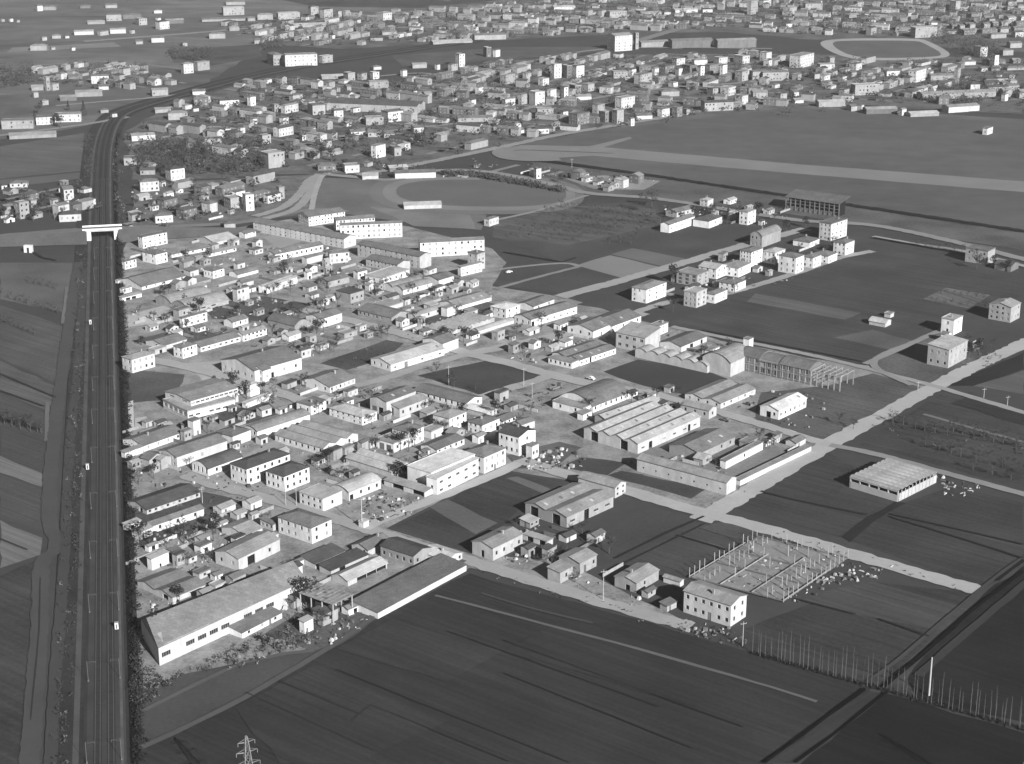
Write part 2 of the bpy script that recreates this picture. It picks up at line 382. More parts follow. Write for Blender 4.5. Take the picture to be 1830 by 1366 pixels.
road('dirt_track', [(140,470),(118,620),(95,800),(88,930),(100,965),(95,990),(75,1010),(70,1130),(50,1400)], 6, 0.06)
road('dirt_track', [(150,480),(140,640),(125,800),(115,1000),(100,1200),(88,1400)], 4, 0.05)
for p, w, t in (([(-20,246),(90,232),(160,222),(230,210)], 7, .2), ([(100,190),(180,183),(280,175),(330,168)], 6, .22),
                ([(230,262),(320,240),(380,228),(420,232)], 7, .24), ([(150,75),(320,62),(460,50)], 12, .2), ([(500,60),(760,48),(960,35)], 12, .18),
                ([(720,140),(900,120),(1090,88),(1380,88)], 8, .18), ([(1120,80),(1240,45),(1380,10)], 14, .16), ([(440,160),(560,150),(740,132),(800,140)], 7, .18),
                ([(900,200),(1010,185),(1180,160),(1400,145)], 7, .2), ([(560,250),(700,235),(860,215),(960,190)], 7, .2), ([(300,270),(420,262),(560,280)], 6, .2),
                ([(60,118),(200,112),(330,125)], 7, .16), ([(0,128),(120,122),(230,121)], 6, .15)):
    road('road', p, w, t)
# ditches and furrow lines (wet dark earth)
def ditch(px, w=1.2, tone=0.013): return road('ditch', px, w, tone, 0.25, smooth=False)
for p in ([(602,1199),(1020,1366)], [(663,1262),(912,1364)], [(628,1290),(663,1262)], [(500,1220),(640,1278)], [(440,1240),(670,1345)], [(900,1146),(1330,1302)], [(900,1205),(1240,1340)], [(800,1130),(1180,1266)]):
    road('furrow', p, 0.6, 0.024, 0.5, smooth=False)
ditch([(1365,1366),(1450,1304),(1545,1233)], 1.3, 0.004); ditch([(1420,1366),(1490,1315),(1583,1240)], 1.3, 0.004)
ditch([(1575,1232),(1640,1180),(1740,1090),(1830,1022)], 1.7, 0.004); ditch([(1780,1040),(1830,1003)], 1.6, 0.01)
ditch([(1360,880),(1420,895),(1550,922)], 1.5, .028); ditch([(1590,920),(1700,945),(1830,975)], 1.2, .026); ditch([(1590,925),(1720,965),(1830,1000)], 1.2, .026)
field('wet_ground', [(1505,960),(1520,970),(1560,935),(1620,900),(1600,898),(1550,925)], 0.02, None, .15)
ditch([(1570,1108),(1660,1140)], 1.0, .022); ditch([(1420,1072),(1530,1100)], 1.0, .026)
ditch([(1100,1000),(1190,955),(1258,925)], 1.2, .02); ditch([(1110,1012),(1260,938)], 1.0, .025); ditch([(1210,958),(1300,985)], 1.0, .025)
ditch([(955,286),(1150,313),(1500,365),(1850,418)], 8, .014)
road('taxiway', [(1100,272),(1000,268),(935,266),(905,269),(897,275),(912,283),(950,286),(1000,285)], 16, .165, .03); ditch([(1560,426),(1730,456)], 3.0, .012)
ditch([(900,452),(1005,470),(1030,462)], 2.2, .02); ditch([(1255,592),(1440,628),(1540,648)], 1.4, .02)
ditch([(0,670),(100,712)], 1.2, .03); ditch([(0,700),(78,728)], 1.2, .03); ditch([(0,965),(50,985)], 1.0, .04); ditch([(72,1035),(70,1130),(55,1290)], .5, .03)
ditch([(60,452),(75,462),(100,467)], 2.0, .02)
# ------------------------------------------------------------------ buildings
WIN = {}
M_SHUT = mat('closed_shutter', 0.27, 0.8, 0.1)
def win_mesh(w, h, kind='window'):
    k = (round(w, 1), round(h, 1), kind)
    if k in WIN: return WIN[k]
    m = MB(); w, h = k[0], k[1]; x0, x1 = -w / 2, w / 2
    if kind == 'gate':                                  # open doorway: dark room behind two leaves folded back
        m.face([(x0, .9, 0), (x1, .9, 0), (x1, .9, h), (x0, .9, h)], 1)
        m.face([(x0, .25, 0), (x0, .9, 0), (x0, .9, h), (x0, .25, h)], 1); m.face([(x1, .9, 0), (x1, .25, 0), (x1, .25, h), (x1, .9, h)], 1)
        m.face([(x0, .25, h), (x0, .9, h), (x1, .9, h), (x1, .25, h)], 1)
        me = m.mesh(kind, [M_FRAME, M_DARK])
    elif kind == 'door':
        m.box((x0, .16, 0), (x1, .22, h), 0)
        for i in range(3): m.box((x0 + w * .12, .12, h * (.08 + .31 * i)), (x1 - w * .12, .16, h * (.3 + .31 * i)), 0)
        me = m.mesh(kind, [M_DOOR])
    else:
        m.face([(x0, .2, 0), (x1, .2, 0), (x1, .2, h), (x0, .2, h)], 1)
        f = .07
        for a, b in (((x0, .12, 0), (x1, .19, f)), ((x0, .12, h - f), (x1, .19, h)), ((x0, .12, f), (x0 + f, .19, h - f)), ((x1 - f, .12, f), (x1, .19, h - f))): m.box(a, b, 0)
        n = max(1, int(round(w / 0.9)))
        for i in range(1, n): m.box((x0 + w * i / n - .03, .13, f), (x0 + w * i / n + .03, .18, h - f), 0)
        m.box((x0 - .08, -.1, -.12), (x1 + .08, .19, -.002), 0)
        me = m.mesh('window', [M_FRAME, M_GLASS if kind == 'window' else M_SHUT])
    WIN[k] = me
    return me

def profile(span, kind, n, rise, ridge=0.5):
    """cross-section of a roof over span: list of (t, dz)"""
    out = []
    for i in range(n):
        a, b = span * i / n, span * (i + 1) / n
        if kind == 'g': seq = [(a, 0), (a + (b - a) * ridge, rise), (b, 0)]
        elif kind == 'v': seq = [(a + (b - a) * j / 8, rise * (1 - (2 * j / 8 - 1) ** 2)) for j in range(9)]
        elif kind == 's': seq = [(a, 0), (b, rise)]
        elif kind == 'z': seq = [(a, 0), (a + (b - a) * .72, rise), (a + (b - a) * .74, 0), (b, 0)]
        out += seq if not out else seq[1:]
    return out

def face_quads(m, length, h, holes, P, mi=0):
    """wall face in (s,z) with rectangular openings; P maps (s,z,depth) to a point"""
    xs = sorted({0.0, length} | {round(v, 3) for o in holes for v in o[:2]}); zs = sorted({0.0, h} | {round(v, 3) for o in holes for v in o[2:4]})
    for i in range(len(xs) - 1):
        for j in range(len(zs) - 1):
            cx, cz = (xs[i] + xs[i + 1]) / 2, (zs[j] + zs[j + 1]) / 2
            if any(o[0] < cx < o[1] and o[2] < cz < o[3] for o in holes): continue
            m.face([P(xs[i], zs[j], 0), P(xs[i + 1], zs[j], 0), P(xs[i + 1], zs[j + 1], 0), P(xs[i], zs[j + 1], 0)], mi)
    for (a, b, c, d) in [o[:4] for o in holes]:
        e = .26
        m.face([P(a, c, 0), P(a, c, e), P(a, d, e), P(a, d, 0)], mi); m.face([P(b, c, e), P(b, c, 0), P(b, d, 0), P(b, d, e)], mi)
        m.face([P(a, d, 0), P(a, d, e), P(b, d, e), P(b, d, 0)], mi); m.face([P(a, c, e), P(a, c, 0), P(b, c, 0), P(b, c, e)], mi)

def roof_mesh(L, W, h, typ, n, rise, axis, o=0.35, th=0.16, ridge=.5):
    m = MB()
    if typ == 'hip':
        a, b = (-o, -o), (L + o, W + o); z = h + .02; zt = z + th
        e = [(a[0], a[1]), (b[0], a[1]), (b[0], b[1]), (a[0], b[1])]
        if L >= W: r0, r1 = (W / 2, W / 2), (L - W / 2, W / 2)
        else: r0, r1 = (L / 2, L / 2), (L / 2, W - L / 2)
        if (r1[0] - r0[0]) + (r1[1] - r0[1]) < .3:
            if L >= W: r1 = (r0[0] + .3, r0[1])
            else: r1 = (r0[0], r0[1] + .3)
        zr = zt + rise; E = [(x, y, zt) for x, y in e]; R0, R1 = (*r0, zr), (*r1, zr)
        if L >= W: fs = [[E[0], E[1], R1, R0], [E[1], E[2], R1], [E[2], E[3], R0, R1], [E[3], E[0], R0]]
        else: fs = [[E[0], E[1], R0], [E[1], E[2], R1, R0], [E[2], E[3], R1], [E[3], E[0], R0, R1]]
        for f in fs: m.face(f)
        for i in range(4):
            p, q = e[i], e[(i + 1) % 4]; m.face([(*p, z), (*q, z), (*q, zt), (*p, zt)])
        m.face([(x, y, z) for x, y in reversed(e)])
    elif typ == 'flat':
        m.box((-o * .6, -o * .6, h + .02), (L + o * .6, W + o * .6, h + .27))
        if rise > 0:                                    # parapet kerb
            q = .22; x0, y0, x1, y1 = -o * .6 + .02, -o * .6 + .02, L + o * .6 - .02, W + o * .6 - .02; z0, z1 = h + .272, h + .27 + rise
            m.box((x0, y0, z0), (x1, y0 + q, z1)); m.box((x0, y1 - q, z0), (x1, y1, z1)); m.box((x0, y0 + q + .002, z0), (x0 + q, y1 - q - .002, z1)); m.box((x1 - q, y0 + q + .002, z0), (x1, y1 - q - .002, z1))
    else:
        span, leng = (W, L) if axis == 'x' else (L, W)
        pr = profile(span, typ, n, rise, ridge)
        (t0, z0), (t1, z1) = pr[0], pr[1]; k = (z1 - z0) / max(1e-6, t1 - t0); pr[0] = (t0 - o, z0 - k * o)
        (t0, z0), (t1, z1) = pr[-1], pr[-2]; k = (z1 - z0) / min(-1e-6, t1 - t0); pr[-1] = (t0 + o, z0 + k * o if typ != 's' else z0 + rise / span * o)
        def Q(s, t, z): return (s, t, h + z) if axis == 'x' else (t, s, h + z)
        s0, s1 = -o, leng + o
        for i in range(len(pr) - 1):
            (a, za), (b, zb) = pr[i], pr[i + 1]; u = th + .02
            m.face([Q(s0, a, za + u), Q(s1, a, za + u), Q(s1, b, zb + u), Q(s0, b, zb + u)][::1 if axis == 'x' else -1])
            m.face([Q(s0, a, za + .02), Q(s0, b, zb + .02), Q(s1, b, zb + .02), Q(s1, a, za + .02)][::1 if axis == 'x' else -1])
            for s in (s0, s1): m.face([Q(s, a, za + .02), Q(s, b, zb + .02), Q(s, b, zb + u), Q(s, a, za + u)])
        for (t, z) in (pr[0], pr[-1]): m.face([Q(s0, t, z + .02), Q(s1, t, z + .02), Q(s1, t, z + th + .02), Q(s0, t, z + th + .02)])
    return m

FOOT = []                                             # footprints already taken: (x, y, r)
def building(name, label, cat, origin, ang, L, W, h, roof, wall, wins='', group=None, chim=0, over=.35):
    """origin: nearest ground corner; local x runs along ang, y to its left"""
    rt = roof.split(); typ = rt[0]; rtone = rt[1]
    root = tag(link(name, None, None, (origin.x, origin.y, 0), ang), label, cat, group)
    root.empty_display_size = 1
    n = 1; axis = 'x'; kind = typ
    if typ[0] in 'gvsz' and typ != 'flat': kind = typ[0]; axis = typ[1]; n = int(typ[2:] or 1)
    span = (W if axis == 'x' else L) / n
    rise = float(rt[2]) if len(rt) > 2 else {'g': (.19 if span < 9 else .13) * span, 'v': .2 * span, 's': .12 * span, 'z': .35 * span, 'hip': .17 * min(L, W), 'flat': .35}[kind if kind in ('hip', 'flat') else kind[0]]
    ridge = float(rt[3]) if len(rt) > 3 else .5
    holes = {'S': [], 'W': [], 'E': [], 'N': []}; items = []
    for tk in wins.split():
        if tk[0] in 'SWEN':
            a = tk[1:].split(','); nc, nr = int(a[0]), int(a[1]); fl = L if tk[0] in 'SN' else W
            fh = h / nr; ww = float(a[2]) if len(a) > 2 else min(1.3, .5 * fl / nc); hh = float(a[3]) if len(a) > 3 else min(1.6, .48 * fh)
            ww = min(ww, .85 * fl / nc); hh = min(hh, .8 * fh)
            if ww < .4 or hh < .35: continue
            for r in range(nr):
                z0 = r * fh + (float(a[4]) if len(a) > 4 else min(fh - hh - .25, .34 * fh))
                for c in range(nc):
                    if nc * nr > 5 and random.random() < .07: continue
                    s = fl * (c + .5) / nc
                    items.append((tk[0], s, round(ww, 1), z0, round(hh, 1), 'window'))
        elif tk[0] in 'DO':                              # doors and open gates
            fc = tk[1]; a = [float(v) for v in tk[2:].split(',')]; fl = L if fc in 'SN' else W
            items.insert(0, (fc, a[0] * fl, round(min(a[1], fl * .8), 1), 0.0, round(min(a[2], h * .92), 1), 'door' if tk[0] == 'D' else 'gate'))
    keep = []
    for it in items:
        fc, s, ww, z0, hh, kd = it; fl = L if fc in 'SN' else W
        box_ = (s - ww / 2, s + ww / 2, z0, z0 + hh)
        if box_[0] < .15 or box_[1] > fl - .15 or z0 + hh > h - .08: continue
        if any(not (box_[1] < q[0] - .1 or box_[0] > q[1] + .1 or box_[3] < q[2] - .1 or box_[2] > q[3] + .1) for q in holes[fc]): continue
        holes[fc].append(box_); keep.append(it)
    m = MB()
    face_quads(m, L, h, holes['S'], lambda s, z, d: (s, d, z)); face_quads(m, W, h, holes['W'], lambda s, z, d: (d, s, z))
    face_quads(m, L, h, holes['N'], lambda s, z, d: (s, W - d, z)); face_quads(m, W, h, holes['E'], lambda s, z, d: (L - d, s, z))
    if kind in ('g', 'v', 's', 'z'):
        pr = profile(span * n, kind, n, rise, ridge)
        ends = ((0.0, L) if axis == 'x' else (0.0, W))
        for e in ends:
            pts = [(e, t, h + z) if axis == 'x' else (t, e, h + z) for t, z in pr]
            base = [(e, span * n, h), (e, 0, h)] if axis == 'x' else [(span * n, e, h), (0, e, h)]
            for i in range(len(pts) - 1):
                a, b = pts[i], pts[i + 1]
                m.face([(a[0], a[1], h), (b[0], b[1], h), b, a])
        if kind == 's':
            q = [(0, W, h), (L, W, h), (L, W, h + rise), (0, W, h + rise)] if axis == 'x' else [(L, 0, h), (L, W, h), (L, W, h + rise), (L, 0, h + rise)]
            m.face(q)
    shut = 0.0 if '!' in wins else {'house': .6, 'apartment_block': .6, 'apartment_tower': .5}.get(name, .15)
    m.build('wall', wmat(wall), root)
    ro = roof_mesh(L, W, h, kind, n, rise, axis, over, ridge=ridge).build('roof', rmat(rtone), root)
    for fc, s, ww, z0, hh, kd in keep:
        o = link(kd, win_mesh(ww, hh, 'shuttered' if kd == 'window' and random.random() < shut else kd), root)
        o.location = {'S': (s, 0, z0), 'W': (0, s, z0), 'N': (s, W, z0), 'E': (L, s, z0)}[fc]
        o.rotation_euler = (0, 0, {'S': 0, 'W': -math.pi / 2, 'N': math.pi, 'E': math.pi / 2}[fc])
    if name in ('factory_hall', 'warehouse', 'workshop') and kind == 'g' and axis == 'x' and L > 14 and random.random() < .75:
        k = rise / (span * ridge)
        for bay in range(n):
            for j in range(int(L / random.uniform(6, 9))):
                x = (j + random.uniform(.3, .7)) * L / max(1, int(L / 7)); y0 = span * bay + span * ridge * .35; y1 = y0 + min(1.6, span * .2); z0, z1 = h + k * (y0 - span * bay) + .24, h + k * (y1 - span * bay) + .24
                if x > L - 1.5: continue
                lm = MB(); lm.face([(x, y0, z0), (x + 1.1, y0, z0), (x + 1.1, y1, z1), (x, y1, z1)]); lm.face([(x, y0, z0 - .1), (x + 1.1, y0, z0 - .1), (x + 1.1, y0, z0), (x, y0, z0)]); lm.face([(x, y0, z0 - .1), (x, y0, z0), (x, y1, z1), (x, y1, z1 - .1)])
                lm.build('rooflight', random.choice((M_FRAME, M_SHUT, M_DOOR)), ro)
    for c in range(chim):
        x, y = L * random.uniform(.25, .75), W * random.uniform(.35, .65); cm = MB()
        zb = h + rise * .5; cm.box((x - .35, y - .35, zb), (x + .35, y + .35, h + rise + 1.1)); cm.box((x - .45, y - .45, h + rise + 1.102), (x + .45, y + .45, h + rise + 1.3))
        cm.build('chimney', wmat('g'), ro)
    u = Vector((math.cos(ang), math.sin(ang), 0)); v = Vector((-u.y, u.x, 0)); c = origin + u * L / 2 + v * W / 2
    FOOT.append((c.x, c.y, .5 * math.hypot(L, W)))
    return root
def survey(pts, hz):
    """eave corners (near, right, left) + wall height -> origin, angle, L, W, h"""
    s0, s1, s2 = pts.split(); e0, e1, e2 = T(s0), T(s1), T(s2); k = TILE[s0[0]][2]
    h = HG(e0[0], e0[1] + hz * k, hz * k)
    a, b, c = G(*e0, h), G(*e1, h), G(*e2, h)
    u = b - a; L = u.length; ang = math.atan2(u.y, u.x)
    d = (ang - AZA)
    lim = 3.0 / max(L, 3)                                # reading error of short walls
    wgt = min(1.0, max(0.0, (L - 8) / 30))
    if abs(d) < R(28): ang = AZA + d * wgt
    u = Vector((math.cos(ang), math.sin(ang), 0)); v = Vector((-u.y, u.x, 0))
    W = (c - a).dot(v)
    return a, ang, max(L, 2.5), max(W, 2.5), max(h, 2.2)
